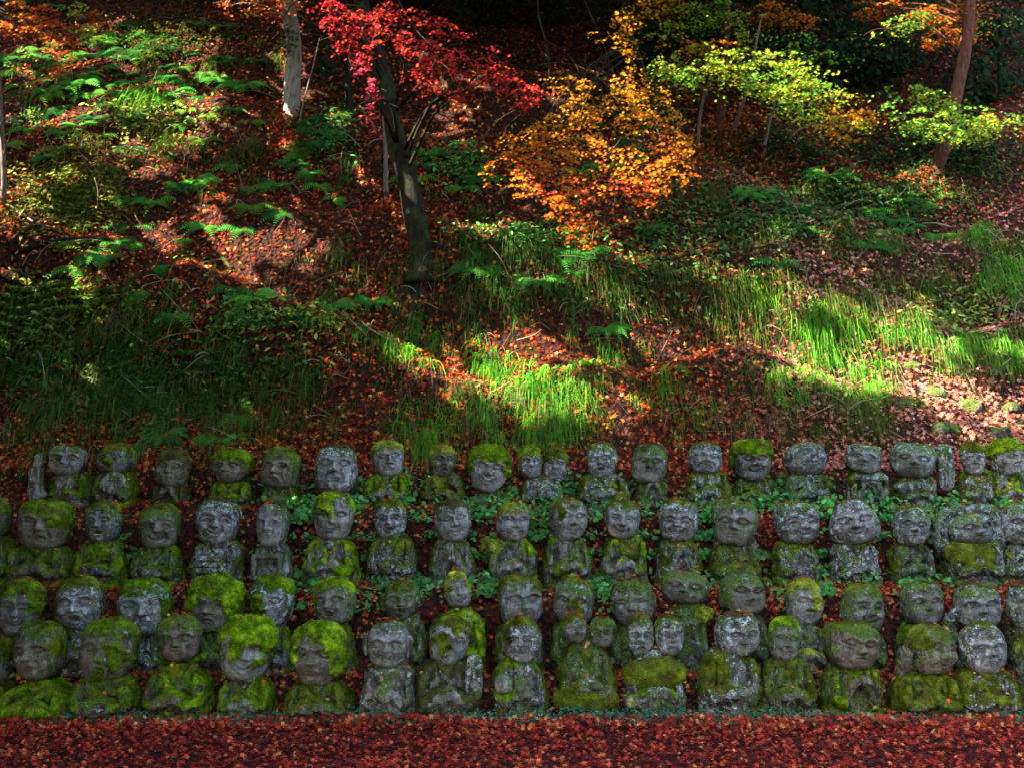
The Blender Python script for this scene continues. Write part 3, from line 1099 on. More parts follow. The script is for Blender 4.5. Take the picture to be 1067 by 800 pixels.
S(1, 'small narrow stone face in a mossy hood next to an upright stone arm', 1014, 479, 26, 34, 36, 'dL', 'plain', 'lichen', .46, 'olive', .45, thick=.03, extra=[('pillar', 985, 487, 17, 50, 'lichen')])
S(1, 'stone figure under a bright green moss mushroom cap, sunny end of the top row', 1049, 478, 36, 34, 40, 'dL', 'plain', 'grey', .58, 'bright', .4, thick=.06, yaw=18, extra=[('pillar', 1042, 500, 13, 30, 'lichen'), ('pillar', 1064, 500, 14, 26, 'grey')])
# ---- second row
S(2, 'dark mossy stone figure cut by the frame edge, second row', -6, 540, 34, 44, 50, 'dL', 'plain', 'dark', .5, 'green', .5)
S(2, 'large long-faced stone figure with flat green moss hair and fists on its belly', 48, 547, 56, 48, 68, 'lfn', 'fold', 'brown', .52, 'green', .42, n=3.1, thick=.032, patch=[(.8, .15, .5)])
S(2, 'dark laughing stone figure with mossy chest and a dark bowl, second row', 108, 544, 40, 42, 54, 'dOs', 'bowl', 'dark', .44, 'olive', .6, btone='green', roll=-6)
S(2, 'round smiling stone figure in an open robe with a bowl in its lap', 166, 549, 46, 46, 56, 'ag', 'bowl', 'green', .46, 'olive', .45, btone='green')
S(2, 'tall grey stone figure holding a folded scroll, white lichen on its eyes', 227, 543, 50, 47, 56, 'as', 'book', 'lichen', .26, 'brown', .3, n=2.6, btone='green', shoulder=.95)
S(2, 'bald narrow stone figure holding an open box with two hands inside', 284, 546, 36, 46, 47, 'lLn', 'box', 'grey', .2, 'brown', .2, n=2.6)
S(2, 'stone figure with a green moss beret slipped over one eye and a mossy arm', 348, 539, 44, 48, 60, 'ds', 'fold', 'grey', .46, 'bright', .34, btone='bright', patch=[(-.45, .35, .6)], bpatch=[(.55, .42, .45)], thick=.03)
S(2, 'narrow smiling stone figure folding both hands around a small bowl', 407, 541, 37, 40, 55, 'asO', 'bowl', 'lichen', .42, 'olive', .40, btone='olive')
S(2, 'shaggy-haired stone figure pressing tall praying hands together, second row', 472, 543, 41, 42, 52, 'ds', 'pray', 'grey', .46, 'brown', .35, btone='olive', shoulder=.8)
S(2, 'stone figure with yellow-green moss cap and a moss ball on one shoulder', 534, 544, 37, 42, 54, 'ds', 'fold', 'grey', .50, 'yellow', .3, btone='bright', extra=[('lump', 513, 566, 22, 20, 'yellow')])
S(2, 'smooth smiling cloaked stone figure with a moss patch on its temple, second row', 592, 541, 42, 43, 54, 'ds', 'cloak', 'grey', .36, 'olive', .35, btone='green', patch=[(-.6, .3, .42)], yaw=14, bpatch=[(-.3, .35, .4)])
S(2, 'round-faced stone figure hugging a moss lump on its chest, second row', 648, 542, 40, 40, 53, 'lg', 'fold', 'grey', .44, 'olive', .40, btone='green', extra=[('lump', 655, 574, 24, 20, 'olive')])
S(2, 'broadly grinning stone figure with lichen hair and clasped hands, second row', 707, 543, 44, 42, 50, 'agn', 'chest', 'lichen', .30, 'olive', .35, n=2.6)
S(2, 'square-headed stone figure lifting two mossy forearms, second row', 765, 545, 52, 45, 56, 'dL', 'plain', 'green', .34, 'olive', .3, n=3.0, extra=[('arm', [(748, 600), (747, 588), (748, 575)], 14), ('arm', [(784, 600), (786, 588), (785, 572)], 14)])
S(2, 'white-lichened old man figure with knotted beard and folded fingers', 829, 545, 50, 43, 52, 'asnbr', 'chest', 'lichen', .18, 'olive', .4, btone='green')
S(2, 'white-lichened stone figure in a wide drooping hood with pale folded hands', 889, 544, 54, 46, 56, 'dsn', 'cloak', 'lichen', .20, 'olive', .2, taper=-.22, n=2.5)
S(2, 'small ball-headed stone figure with a dark chest, second row', 949, 548, 40, 41, 46, 'dL', 'fold', 'teal', .34, 'olive', .3, bstone='dark')
S(2, 'wide stone figure with both thick arms lifted around its low lichened head', 1010, 551, 50, 30, 66, 'dL', 'plain', 'teal', .22, 'olive', .4, n=2.9, extra=[('arm', [(984, 575), (979, 556), (986, 536), (1004, 532)], 15), ('arm', [(1036, 575), (1041, 556), (1034, 534), (1016, 531)], 15), ('band', 1009, 577, 54, 22, 'olive')])
S(2, 'lichened stone figure cut by the frame edge, second row', 1061, 546, 44, 42, 52, 'dsn', 'fold', 'teal', .22, 'olive', .3)
# ---- third row
S(3, 'laughing stone figure with dark green moss hair and pale lichen cheeks', 22, 634, 50, 58, 56, 'ag', 'fold', 'dark', .52, 'green', .4, patch=[(.9, .2, .5)], thick=.03)
S(3, 'stone figure with brown-green moss cap and white lichen on nose and chin', 84, 629, 54, 54, 56, 'oOn', 'fold', 'lichen', .50, 'olive', .3, patch=[(-.95, 0, .35)])
S(3, 'stone figure with a broad bright moss wig and calm lichen-pale face', 152, 632, 60, 54, 50, 'dLn', 'cloak', 'lichen', .54, 'green', .25, thick=.04, patch=[(.8, .0, .4)])
S(3, 'frowning stone head under a shaggy bright green moss hood, third row', 224, 630, 58, 56, 52, 'lf', 'plain', 'brown', .56, 'bright', .4, thick=.05, style='bowl', patch=[(-.8, .05, .35), (.85, .0, .4)])
S(3, 'stone ball-head half swallowed by green moss, other half white-lichened', 284, 627, 50, 52, 50, 'dx', 'plain', 'lichen', .5, 'green', .5, patch=[(-.6, -.1, .95)], thick=.03)
S(3, 'dark-lipped stone figure with moss hair over its brow, third row', 349, 626, 48, 46, 52, 'dO', 'fold', 'green', .60, 'bright', .3, btone='olive', patch=[(-.9, .0, .5)])
S(3, 'big-eared stone figure opening its mouth, shoulders of grey stone', 419, 625, 40, 38, 54, 'oOe', 'fold', 'green', .42, 'olive', .25, ear=1.25)
S(3, 'small-faced peaked-head stone figure in a robe thick with green moss', 477, 614, 29, 38, 60, 'ds', 'fold', 'grey', .34, 'yellow', .75, btone='bright', patch=[(-.9, .2, .5), (.9, .2, .5)], up=.0, taper=-.12)
S(3, 'wrinkled stone figure with curled brows and yellow moss on one side of its head', 542, 626, 50, 50, 54, 'own', 'fold', 'grey', .40, 'olive', .3, patch=[(.75, .6, .5)], thick=.025)
S(3, 'faceless worn stone head with a yellow moss patch on its cheek', 598, 626, 45, 46, 50, 'dx', 'plain', 'green', .34, 'olive', .3, patch=[(.25, -.1, .42)], n=2.6)
S(3, 'bristly lichened round stone head of a squinting figure, third row', 660, 628, 50, 50, 50, 'lsr', 'plain', 'green', .25, 'brown', .25)
S(3, 'flat bun-shaped stone head above a square chest with a moss ball', 713, 611, 57, 33, 50, 'dL', 'chest', 'green', .16, 'brown', .15, n=2.5, extra=[('lump', 733, 637, 19, 20, 'yellow')])
S(3, 'lichen-shaggy stone head with drooping sides over pale shoulders, third row', 773, 618, 50, 44, 56, 'dx', 'fold', 'green', .22, 'brown', .2, taper=-.15)
S(3, 'oval stone head with moss over its eyes beside a raised stone hand', 838, 628, 42, 48, 50, 'dL', 'plain', 'grey', .44, 'yellow', .3, patch=[(.3, .2, .5)], extra=[('fist', 845, 664, 18)])
S(3, 'laughing stone figure with topknot and moss on its brow, third row', 898, 633, 46, 48, 54, 'agn', 'fold', 'green', .34, 'olive', .3, n=2.9)
S(3, 'round plain stone face with a calm mouth and white-speckled forehead', 960, 628, 46, 44, 52, 'dL', 'fold', 'dark', .14, 'olive', .45, btone='green')
S(3, 'stone head bristling with blue-green lichen, leaning on a raised arm', 1018, 631, 52, 46, 50, 'dx', 'plain', 'teal', .30, 'brown', .2, extra=[('arm', [(993, 668), (989, 655), (992, 643), (999, 636)], 13)])
S(3, 'stone figure cut by the frame edge beside the blue-green lichened head', 1066, 630, 36, 46, 46, 'dL', 'fold', 'teal', .26, 'brown', .3)
# ---- front row
S(4, 'moss-covered stone figure cut by the frame edge, front row', -10, 690, 46, 50, 58, 'dx', 'plain', 'dark', .7, 'olive', .7)
S(4, 'smooth long-nosed stone face above a sunken moss body, front row', 43, 678, 54, 58, 78, 'dLn', 'plain', 'brown', .36, 'olive', .85, btone='green', bpy=716, patch=[(.95, .2, .5)], shoulder=.8)
S(4, 'stone figure with shaggy moss covering half its face and a bowl below its chin', 114, 677, 62, 62, 72, 'dL', 'bowl', 'brown', .44, 'green', .55, patch=[(.55, -.1, .5), (0, -.75, .3)], thick=.028)
S(4, 'long-necked smiling stone figure with a sash crossing its shoulder, front row', 187, 665, 52, 46, 72, 'oLw', 'fold', 'brown', .34, 'olive', .45, btone='green', bpy=699, neck=.55, shoulder=.8, yaw=6)
S(4, 'stone figure whose head is wrapped in brilliant green moss over one eye', 257, 676, 60, 64, 62, 'ds', 'fold', 'grey', .72, 'bright', .6, btone='green', patch=[(-.35, .25, .5), (.7, .3, .6)], thick=.04)
S(4, 'sleepy round stone face framed by long green moss hair, hand at its chest', 333, 681, 60, 64, 74, 'dL', 'fold', 'brown', .54, 'bright', .6, btone='olive', patch=[(-.95, -.1, .45), (.95, -.1, .45), (-.9, .4, .5), (.9, .4, .5)], thick=.045)
S(4, 'bald big-eared grinning stone figure holding a round knob to its chest', 404, 671, 46, 48, 64, 'osewn', 'ball', 'grey', .02, 'brown', .1, ear=1.2, shoulder=.98, n=2.5, yaw=2)
S(4, 'mossy stone figure tilting its patched head above a blanket of brown moss', 468, 667, 46, 50, 76, 'dx', 'fold', 'grey', .55, 'olive', .62, btone='brown', patch=[(-.3, -.2, .6)], roll=14, extra=[('block', 494, 705, 18, 44, 'lichen')])
S(4, 'mossy-haired smiling stone figure with two pale knees, front row', 544, 666, 42, 46, 60, 'ag', 'fold', 'lichen', .48, 'olive', .42, btone='green', patch=[(-.8, .2, .6)], extra=[('block', 525, 712, 19, 18, 'grey'), ('block', 545, 712, 18, 16, 'grey')], shoulder=.78)
S(4, 'two small stone heads side by side hugging above a mossy plinth', 613, 658, 30, 30, 62, body='fold', stone='green', bmoss=.42, btone='olive',
  heads=[dict(px=598, py=655, w=30, h=29, face='ds', moss=.42, tone='olive', roll=-6), dict(px=628, py=658, w=30, h=31, face='as', moss=.12, tone='brown', roll=5)], extra=[('band', 611, 728, 64, 26, 'olive'), ('arm', [(588, 690), (596, 700), (612, 697), (632, 690)], 12)])
S(4, 'two moustached stone heads sharing one body wrapped in a thick moss band', 682, 664, 30, 40, 66, body='plain', stone='lichen', bmoss=.2, btone='green',
  heads=[dict(px=667, py=662, w=31, h=40, face='oLm', moss=.32, tone='olive'), dict(px=697, py=662, w=31, h=40, face='oLm', moss=.30, tone='olive')], extra=[('band', 682, 701, 68, 30, 'olive'), ('band', 682, 729, 66, 22, 'green')])
S(4, 'long-haired bearded stone figure bowing over a raised hand, front row', 768, 660, 50, 42, 68, 'dxb', 'beard', 'lichen', .26, 'brown', .35, btone='olive', yaw=10, tip=6, extra=[('fist', 771, 707, 24)], bpx=760, bpatch=[(-.6, .7, .6)])
S(4, 'small narrow stone face with a green moss cap and draped robe, front row', 817, 666, 37, 44, 62, 'ds', 'cloak', 'green', .36, 'bright', .4, btone='olive', extra=[('fist', 844, 667, 14)])
S(4, 'wide-headed stone figure with hands hidden in long sleeves, front row', 886, 672, 60, 46, 64, 'dL', 'chest', 'brown', .40, 'olive', .3, btone='green', n=3.0, bpatch=[(-.7, .3, .4), (.6, .2, .4)])
S(4, 'stone figure in profile resting its mossy head on its fist', 968, 677, 54, 50, 76, 'ds', 'plain', 'brown', .44, 'olive', .6, btone='olive', yaw=24, bpx=962, extra=[('fist', 944, 694, 26), ('arm', [(960, 728), (948, 722), (942, 706)], 18)], patch=[(-.8, .4, .5)], bpy=704)
S(4, 'white-speckled stone head with heavy brows above a mossy robe, front row', 1024, 675, 50, 50, 70, 'lLwn', 'plain', 'lichen', .16, 'olive', .6, btone='olive', n=2.5)
S(4, 'dark stone figure cut by the frame edge, front row', 1078, 690, 46, 50, 56, 'dL', 'plain', 'dark', .4, 'olive', .5)

# ------------------------------------------------------------------ fallen leaves
mb = MB()
# on the path
n = 27000
x = RNG.uniform(-6.2, 6.2, n); y = RNG.uniform(6.6, 9.85, n)
p = np.stack([x, y, .012 + RNG.random(n) * .03 + .02 * fbm(np.stack([x * 1.5, y * 1.5, x * 0], -1), 21, 3)], -1)
nr = np.array([0, -.12, 1.0]) + rand_unit(n) * .62
leaves(mb, MAPLE5, p, nr, RNG.uniform(.035, .085, n), pick(RED_LITTER, n), curl=RNG.uniform(.5, 2.2, n))
n = 3500                                                            # drifts against the foot of the front row
x = RNG.uniform(-6.0, 6.0, n); y = 9.66 - np.abs(RNG.normal(0, .16, n)) + .10 * fbm(np.stack([x * 1.7, x * 0, x * 0], -1), 72, 3)
p = np.stack([x, y, .02 + RNG.random(n) * .09 * sstep(9.2, 9.6, y)], -1)
leaves(mb, MAPLE5, p, np.array([0, -.5, .8]) + rand_unit(n) * .6, RNG.uniform(.05, .09, n), pick(RED_LITTER + [(.45, .16, .05)], n), curl=RNG.uniform(.5, 2.2, n))
# between the figures
n = 16000
x = RNG.uniform(-6.6, 6.6, n); y = RNG.uniform(9.7, 12.9, n)
keep = RNG.random(n) < .35 + .65 * sstep(-.15, .25, fbm(np.stack([x * 1.6, y * 1.6, x * 0], -1), 61, 2))
x, y = x[keep], y[keep]; n = len(x)
p = np.stack([x, y, hfast(x, y) + RNG.uniform(.005, .035, n)], -1)
leaves(mb, MAPLE5, p, hnormal(x, y) + rand_unit(n) * .5 + np.array([0, -.25, 0]), RNG.uniform(.045, .085, n), pick([(.32, .03, .012), (.24, .02, .010), (.38, .075, .018), (.26, .03, .012), (.10, .014, .008), (.44, .15, .035)], n), curl=RNG.uniform(.5, 2.0, n))
for (ya, yb, n) in ((10.35, 10.6, 2600), (10.95, 11.35, 6500), (11.75, 12.2, 6500), (12.5, 12.9, 4500)):       # caught on the risers
    x = RNG.uniform(-6.6, 6.6, n); y = RNG.uniform(ya, yb, n)
    keep = RNG.random(n) < .3 + .7 * sstep(-.2, .2, fbm(np.stack([x * 1.9, y * .8, x * 0], -1), 64, 2))
    x, y = x[keep], y[keep]; n = len(x)
    hn = hnormal(x, y, .03)
    p = np.stack([x, y, hfast(x, y)], -1) + hn * RNG.uniform(.01, .05, n)[:, None]
    leaves(mb, MAPLE5, p, hn + rand_unit(n) * .55, RNG.uniform(.045, .085, n), pick([(.32, .03, .012), (.24, .02, .010), (.38, .075, .018), (.10, .014, .008), (.44, .15, .035)], n), curl=RNG.uniform(.5, 2.0, n))
# on the slope
n = 140000
x = RNG.uniform(-1, 1, n); y = 12.75 + 13.5 * RNG.random(n) ** 1.25
x = x * (y * .50 + .8)
den = .45 + .55 * sstep(-.25, .2, fbm(np.stack([x * .9, y * .9, x * 0], -1), 62, 3))
keep = RNG.random(n) < den
x, y = x[keep], y[keep]; n = len(x)
p = np.stack([x, y, hfast(x, y)], -1)
hn = hnormal(x, y)
p += hn * RNG.uniform(.005, .05, n)[:, None]
tone = fbm(p * .8, 63, 2)[:, None]
col = pick(HILL_LITTER, n) * (1 + .35 * tone)
rightw = sstep(2.2, 4.5, x) * (1 - sstep(15, 17, y))
col = col * (1 - .6 * rightw[:, None]) + .6 * rightw[:, None] * pick([(.42, .16, .10), (.34, .10, .06), (.48, .24, .16)], n)
leaves(mb, MAPLE5, p, hn + rand_unit(n) * .62, RNG.uniform(.055, .105, n), np.clip(col, .004, .7), curl=RNG.uniform(.4, 2.2, n))
# come to rest on the figures
for P_, N_ in LEAF_SPOTS:
    k = min(len(P_), RNG.integers(5, 20))
    if len(P_) < 10:
        continue
    ii = RNG.integers(0, len(P_), k)
    leaves(mb, MAPLE5, P_[ii] + [0, 0, .028] + rand_unit(k) * .006, N_[ii] + rand_unit(k) * .4, RNG.uniform(.04, .08, k), pick([(.55, .06, .02), (.58, .12, .03), (.42, .04, .02), (.6, .3, .06)], k))
prop(mb.build('fallen_leaves', LEAF, smooth=False), kind='stuff')

# ------------------------------------------------------------------ grass hanging from the ledges
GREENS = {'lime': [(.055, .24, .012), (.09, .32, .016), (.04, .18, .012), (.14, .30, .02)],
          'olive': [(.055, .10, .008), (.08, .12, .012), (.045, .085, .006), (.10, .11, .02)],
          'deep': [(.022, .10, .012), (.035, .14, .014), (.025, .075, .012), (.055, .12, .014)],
          'straw': [(.16, .12, .055), (.12, .085, .035), (.07, .075, .015), (.18, .14, .07)]}


def tuft(mb, P, nb, L, pal, width=.029, droop=1.0):
    n = int(nb * .78)
    L = L * (1.0 if P[0] > -2.2 else 1.14)
    root = P + np.stack([RNG.normal(0, .05, n), RNG.normal(0, .035, n), np.zeros(n)], -1)
    root[:, 2] = hfast(root[:, 0], root[:, 1]) - .02
    lean = RNG.normal(0, .28)
    az = RNG.uniform(0, 2 * math.pi, n)
    out = RNG.uniform(.25, 1.15, n)
    d0 = np.stack([np.cos(az) * out + lean, np.sin(az) * out - .35, RNG.uniform(.7, 1.3, n)], -1)
    d0 /= np.linalg.norm(d0, axis=1, keepdims=True)
    Ls = L * RNG.uniform(.45, 1.15, n)
    side = np.cross(d0, [0, 0, 1.0])
    side = side / (np.linalg.norm(side, axis=1, keepdims=True) + 1e-6)
    side = side * .7 + np.array([.5, 0, 0])
    K = 7
    V = np.zeros((n, K, 2, 3))
    g = droop * RNG.uniform(1.0, 1.9, n)
    for k in range(K):
        t = k / (K - 1)
        c = root + d0 * (Ls * (t - .28 * t * t))[:, None]
        c[:, 2] -= g * Ls * .72 * t ** 2.3
        c[:, 1] -= .22 * Ls * t ** 1.6
        w = width * RNG.uniform(.9, 1.1) * np.linspace(.6, 1.25, n) * min(1, .55 + 1.6 * t) * (1 - t) ** .6 + .0015
        V[:, k, 0] = c - side * w[:, None] * .5
        V[:, k, 1] = c + side * w[:, None] * .5
    base = np.arange(n)[:, None, None] * (K * 2)
    f = np.array([[2 * k, 2 * k + 1, 2 * k + 3, 2 * k + 2] for k in range(K - 1)])[None] + base
    own = np.asarray(pal)[int(RNG.integers(0, len(pal)))]
    col = np.clip((pick(pal, n, .25) * .5 + own * .5) * RNG.uniform(.75, 1.25), .004, .7)
    dead = RNG.random(n) < .10
    col[dead] = pick(GREENS['straw'], int(dead.sum()))
    mb.add(V.reshape(-1, 3), f.reshape(-1, 4), np.repeat(col, K * 2, 0))


# picture zones where tufts grow: centre, half size, how many, blade length in m, colour
ZONES = [  # shade on the bank is partly put into the darker green palettes
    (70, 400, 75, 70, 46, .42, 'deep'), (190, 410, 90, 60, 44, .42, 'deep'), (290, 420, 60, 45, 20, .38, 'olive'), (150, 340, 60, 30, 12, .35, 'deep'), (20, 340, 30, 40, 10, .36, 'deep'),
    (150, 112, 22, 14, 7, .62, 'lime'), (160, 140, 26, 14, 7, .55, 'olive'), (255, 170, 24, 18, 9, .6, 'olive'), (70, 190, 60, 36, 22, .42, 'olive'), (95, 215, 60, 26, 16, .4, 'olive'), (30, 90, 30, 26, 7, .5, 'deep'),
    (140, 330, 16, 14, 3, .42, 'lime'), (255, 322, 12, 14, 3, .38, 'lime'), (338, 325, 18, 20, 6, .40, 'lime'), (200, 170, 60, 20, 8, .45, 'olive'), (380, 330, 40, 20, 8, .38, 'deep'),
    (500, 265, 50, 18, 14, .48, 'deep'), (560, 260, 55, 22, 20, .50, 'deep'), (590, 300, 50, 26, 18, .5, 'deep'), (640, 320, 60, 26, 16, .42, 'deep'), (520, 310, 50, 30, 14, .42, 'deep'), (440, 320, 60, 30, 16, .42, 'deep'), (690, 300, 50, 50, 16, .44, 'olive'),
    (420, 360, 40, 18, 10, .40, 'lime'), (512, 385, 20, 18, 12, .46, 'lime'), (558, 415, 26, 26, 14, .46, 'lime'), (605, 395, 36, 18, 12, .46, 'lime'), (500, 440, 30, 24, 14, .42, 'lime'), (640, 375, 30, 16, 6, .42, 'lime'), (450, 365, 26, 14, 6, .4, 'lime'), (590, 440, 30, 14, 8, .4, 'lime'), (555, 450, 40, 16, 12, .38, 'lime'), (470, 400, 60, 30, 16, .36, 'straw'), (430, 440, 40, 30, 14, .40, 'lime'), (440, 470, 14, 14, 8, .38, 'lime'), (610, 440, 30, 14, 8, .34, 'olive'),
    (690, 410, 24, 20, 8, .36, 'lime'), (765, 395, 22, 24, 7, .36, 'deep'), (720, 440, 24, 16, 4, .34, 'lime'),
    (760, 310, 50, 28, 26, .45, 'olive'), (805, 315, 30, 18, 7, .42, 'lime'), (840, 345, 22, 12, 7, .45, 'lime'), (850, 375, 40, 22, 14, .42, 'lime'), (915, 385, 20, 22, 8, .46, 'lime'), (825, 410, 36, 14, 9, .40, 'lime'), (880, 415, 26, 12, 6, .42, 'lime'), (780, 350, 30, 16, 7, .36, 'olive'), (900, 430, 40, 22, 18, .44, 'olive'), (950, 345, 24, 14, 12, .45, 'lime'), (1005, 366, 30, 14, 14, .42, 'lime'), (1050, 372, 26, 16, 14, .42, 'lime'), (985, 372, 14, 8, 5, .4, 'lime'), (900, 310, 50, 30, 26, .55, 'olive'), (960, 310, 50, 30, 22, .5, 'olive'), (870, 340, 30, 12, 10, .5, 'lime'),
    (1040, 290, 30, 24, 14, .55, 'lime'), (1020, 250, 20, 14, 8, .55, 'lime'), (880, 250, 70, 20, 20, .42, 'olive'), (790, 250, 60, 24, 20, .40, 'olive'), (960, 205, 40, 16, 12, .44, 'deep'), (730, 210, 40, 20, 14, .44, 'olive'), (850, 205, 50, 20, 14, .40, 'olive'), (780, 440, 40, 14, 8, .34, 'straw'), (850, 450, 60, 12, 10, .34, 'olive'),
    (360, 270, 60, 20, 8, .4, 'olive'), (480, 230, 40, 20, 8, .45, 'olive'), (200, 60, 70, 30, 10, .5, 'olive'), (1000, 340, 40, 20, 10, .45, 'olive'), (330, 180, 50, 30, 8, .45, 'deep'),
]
mb = MB()
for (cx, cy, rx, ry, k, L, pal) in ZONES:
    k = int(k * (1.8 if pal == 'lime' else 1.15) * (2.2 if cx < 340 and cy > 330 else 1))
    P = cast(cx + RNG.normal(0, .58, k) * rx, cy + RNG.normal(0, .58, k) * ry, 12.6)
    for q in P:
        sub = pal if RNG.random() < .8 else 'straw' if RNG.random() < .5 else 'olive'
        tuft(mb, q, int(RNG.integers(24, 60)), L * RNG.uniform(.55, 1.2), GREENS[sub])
k = 260                                                            # thin growth anywhere on the slope
P = cast(RNG.uniform(-40, 1107, k), RNG.uniform(20, 450, k), 12.7)
for q in P:
    tuft(mb, q, int(RNG.integers(10, 30)), RNG.uniform(.2, .42), GREENS[['olive', 'straw', 'deep'][int(RNG.integers(0, 3))]])
prop(mb.build('grass', BLADE), kind='stuff')

# ------------------------------------------------------------------ bare stems and twigs caught in the litter
mb = MB()
k = 420
P = cast(RNG.uniform(-30, 1100, k), RNG.uniform(60, 465, k), 12.7)
for q in P:
    L = RNG.uniform(.15, .6)
    d = np.array([RNG.normal(0, .7), RNG.normal(-.3, .3), RNG.normal(.25, .45)])
    d /= np.linalg.norm(d)
    e = q + d * L
    e[2] = max(e[2], float(hfast(e[0], e[1])) + .02)
    c = RNG.uniform(.5, 1.3)
    tube(mb, spline([q + [0, 0, .01], (q + e) / 2 + RNG.normal(0, .03, 3) + [0, 0, .05], e], 6), np.linspace(.006, .0025, 6) * RNG.uniform(.7, 1.6), 5, np.clip(np.array([.22, .15, .10]) * c, 0, 1))
prop(mb.build('twig_litter', LEAF), kind='stuff')

# ------------------------------------------------------------------ low leafy weeds between the figures and along the foot of the bank
mb = MB()
SPOTS = [(300, 520, 14), (320, 528, 10), (378, 520, 12), (370, 535, 10), (500, 540, 12), (515, 600, 12), (565, 545, 12), (630, 525, 12), (668, 515, 9), (673, 535, 9), (735, 528, 9), (560, 575, 8), (610, 600, 14), (630, 612, 12), (625, 625, 8), (740, 600, 14), (812, 520, 14),
         (800, 530, 10), (860, 535, 12), (920, 535, 14), (925, 560, 12), (940, 600, 10), (870, 600, 12), (100, 515, 8), (118, 570, 8), (150, 600, 8), (240, 590, 8), (420, 525, 8), (280, 600, 8), (320, 610, 14), (500, 590, 10), (512, 605, 8), (30, 600, 8), (980, 560, 10), (700, 590, 8), (840, 590, 12), (1035, 590, 8),
         (945, 605, 9), (510, 620, 8), (300, 650, 8), (1050, 520, 9), (790, 600, 8), (855, 515, 8), (420, 600, 8), (190, 510, 8), (255, 520, 9), (600, 520, 8)]
SPOTS += [(RNG.uniform(300, 1060), RNG.uniform(505, 640), RNG.uniform(6, 11)) for _ in range(95)]
for (px, py, r) in SPOTS:
    r = r * 1.25
    k = int(34 * r / 9)
    P = cast(px + RNG.normal(0, r * .8, k), py + RNG.normal(0, r * .5, k), 9.6)
    P[:, 2] += RNG.uniform(.02, .12, k)
    P[:, 1] -= RNG.uniform(.02, .14, k)
    leaves(mb, OVAL if int(px) % 2 else ROUND, P, np.array([0, -.7, .7]) + rand_unit(k) * .6, RNG.uniform(.035, .07, k), pick([(.04, .16, .03), (.06, .22, .04), (.03, .12, .03), (.10, .26, .05)], k))
n = 9000
x = RNG.uniform(-6, 6, n)
t = RNG.random(n)
bandn = fbm(np.stack([x * 2.2, x * 0, x * 0], -1), 71, 2)
y = 9.66 + .13 * t
p = np.stack([x, y - .03 * RNG.random(n), .02 + (.10 + .06 * bandn) * t * RNG.uniform(.4, 1.2, n) + .01], -1)
leaves(mb, OVAL, p, np.array([0, -.7, .7]) + rand_unit(n) * .7, RNG.uniform(.018, .038, n), pick([(.035, .12, .07), (.05, .16, .10), (.03, .09, .05), (.07, .17, .09), (.05, .11, .04)], n))
n = 14000                                                           # moss and seedlings on the terrace risers
x = RNG.uniform(-6.6, 6.6, n); y = RNG.uniform(9.75, 12.75, n)
keep = fbm(np.stack([x * 2.0, y * 2.0, x * 0], -1), 66, 2) > -.02
x, y = x[keep], y[keep]; n = len(x)
p = np.stack([x, y, hfast(x, y) + RNG.uniform(.0, .03, n)], -1)
leaves(mb, OVAL, p, hnormal(x, y) + rand_unit(n) * .8, RNG.uniform(.015, .035, n), pick([(.05, .10, .015), (.08, .14, .02), (.03, .09, .03), (.05, .12, .05)], n))
n = 9000                                                           # seedlings and creepers over the bank
x = RNG.uniform(-1, 1, n); y = 12.8 + 10 * RNG.random(n)
x = x * (y * .5 + .5)
keep = fbm(np.stack([x * 1.3, y * 1.3, x * 0], -1), 67, 3) > .12
x, y = x[keep], y[keep]; n = len(x)
p = np.stack([x, y, hfast(x, y)], -1) + hnormal(x, y) * RNG.uniform(.02, .14, n)[:, None]
leaves(mb, OVAL, p, hnormal(x, y) + rand_unit(n) * .7, RNG.uniform(.04, .09, n), pick([(.025, .09, .01), (.04, .13, .012), (.018, .06, .01), (.07, .12, .012), (.11, .11, .012)], n))
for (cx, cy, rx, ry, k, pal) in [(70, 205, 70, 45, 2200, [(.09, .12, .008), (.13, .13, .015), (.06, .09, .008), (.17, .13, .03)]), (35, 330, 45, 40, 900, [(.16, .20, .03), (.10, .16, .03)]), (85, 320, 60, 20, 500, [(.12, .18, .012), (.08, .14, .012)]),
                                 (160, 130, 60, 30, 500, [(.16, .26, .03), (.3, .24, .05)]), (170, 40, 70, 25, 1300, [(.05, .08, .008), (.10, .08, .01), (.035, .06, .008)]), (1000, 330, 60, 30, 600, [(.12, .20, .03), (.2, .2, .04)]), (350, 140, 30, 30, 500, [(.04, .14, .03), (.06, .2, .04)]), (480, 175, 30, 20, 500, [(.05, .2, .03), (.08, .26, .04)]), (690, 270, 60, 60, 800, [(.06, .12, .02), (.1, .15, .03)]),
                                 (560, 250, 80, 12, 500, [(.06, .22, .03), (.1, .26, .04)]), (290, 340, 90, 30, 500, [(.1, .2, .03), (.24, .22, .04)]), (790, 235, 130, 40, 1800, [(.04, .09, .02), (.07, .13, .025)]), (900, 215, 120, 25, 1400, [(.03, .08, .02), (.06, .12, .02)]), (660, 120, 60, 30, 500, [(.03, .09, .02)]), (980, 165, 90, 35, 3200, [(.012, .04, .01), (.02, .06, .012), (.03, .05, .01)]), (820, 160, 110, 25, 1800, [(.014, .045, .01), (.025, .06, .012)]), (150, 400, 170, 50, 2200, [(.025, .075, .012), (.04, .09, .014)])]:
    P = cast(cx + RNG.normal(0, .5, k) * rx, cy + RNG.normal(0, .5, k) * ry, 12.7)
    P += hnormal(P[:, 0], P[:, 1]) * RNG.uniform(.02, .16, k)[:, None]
    leaves(mb, OVAL, P, np.array([0, -.5, .8]) + rand_unit(k) * .6, RNG.uniform(.035, .10, k), pick(pal, k))
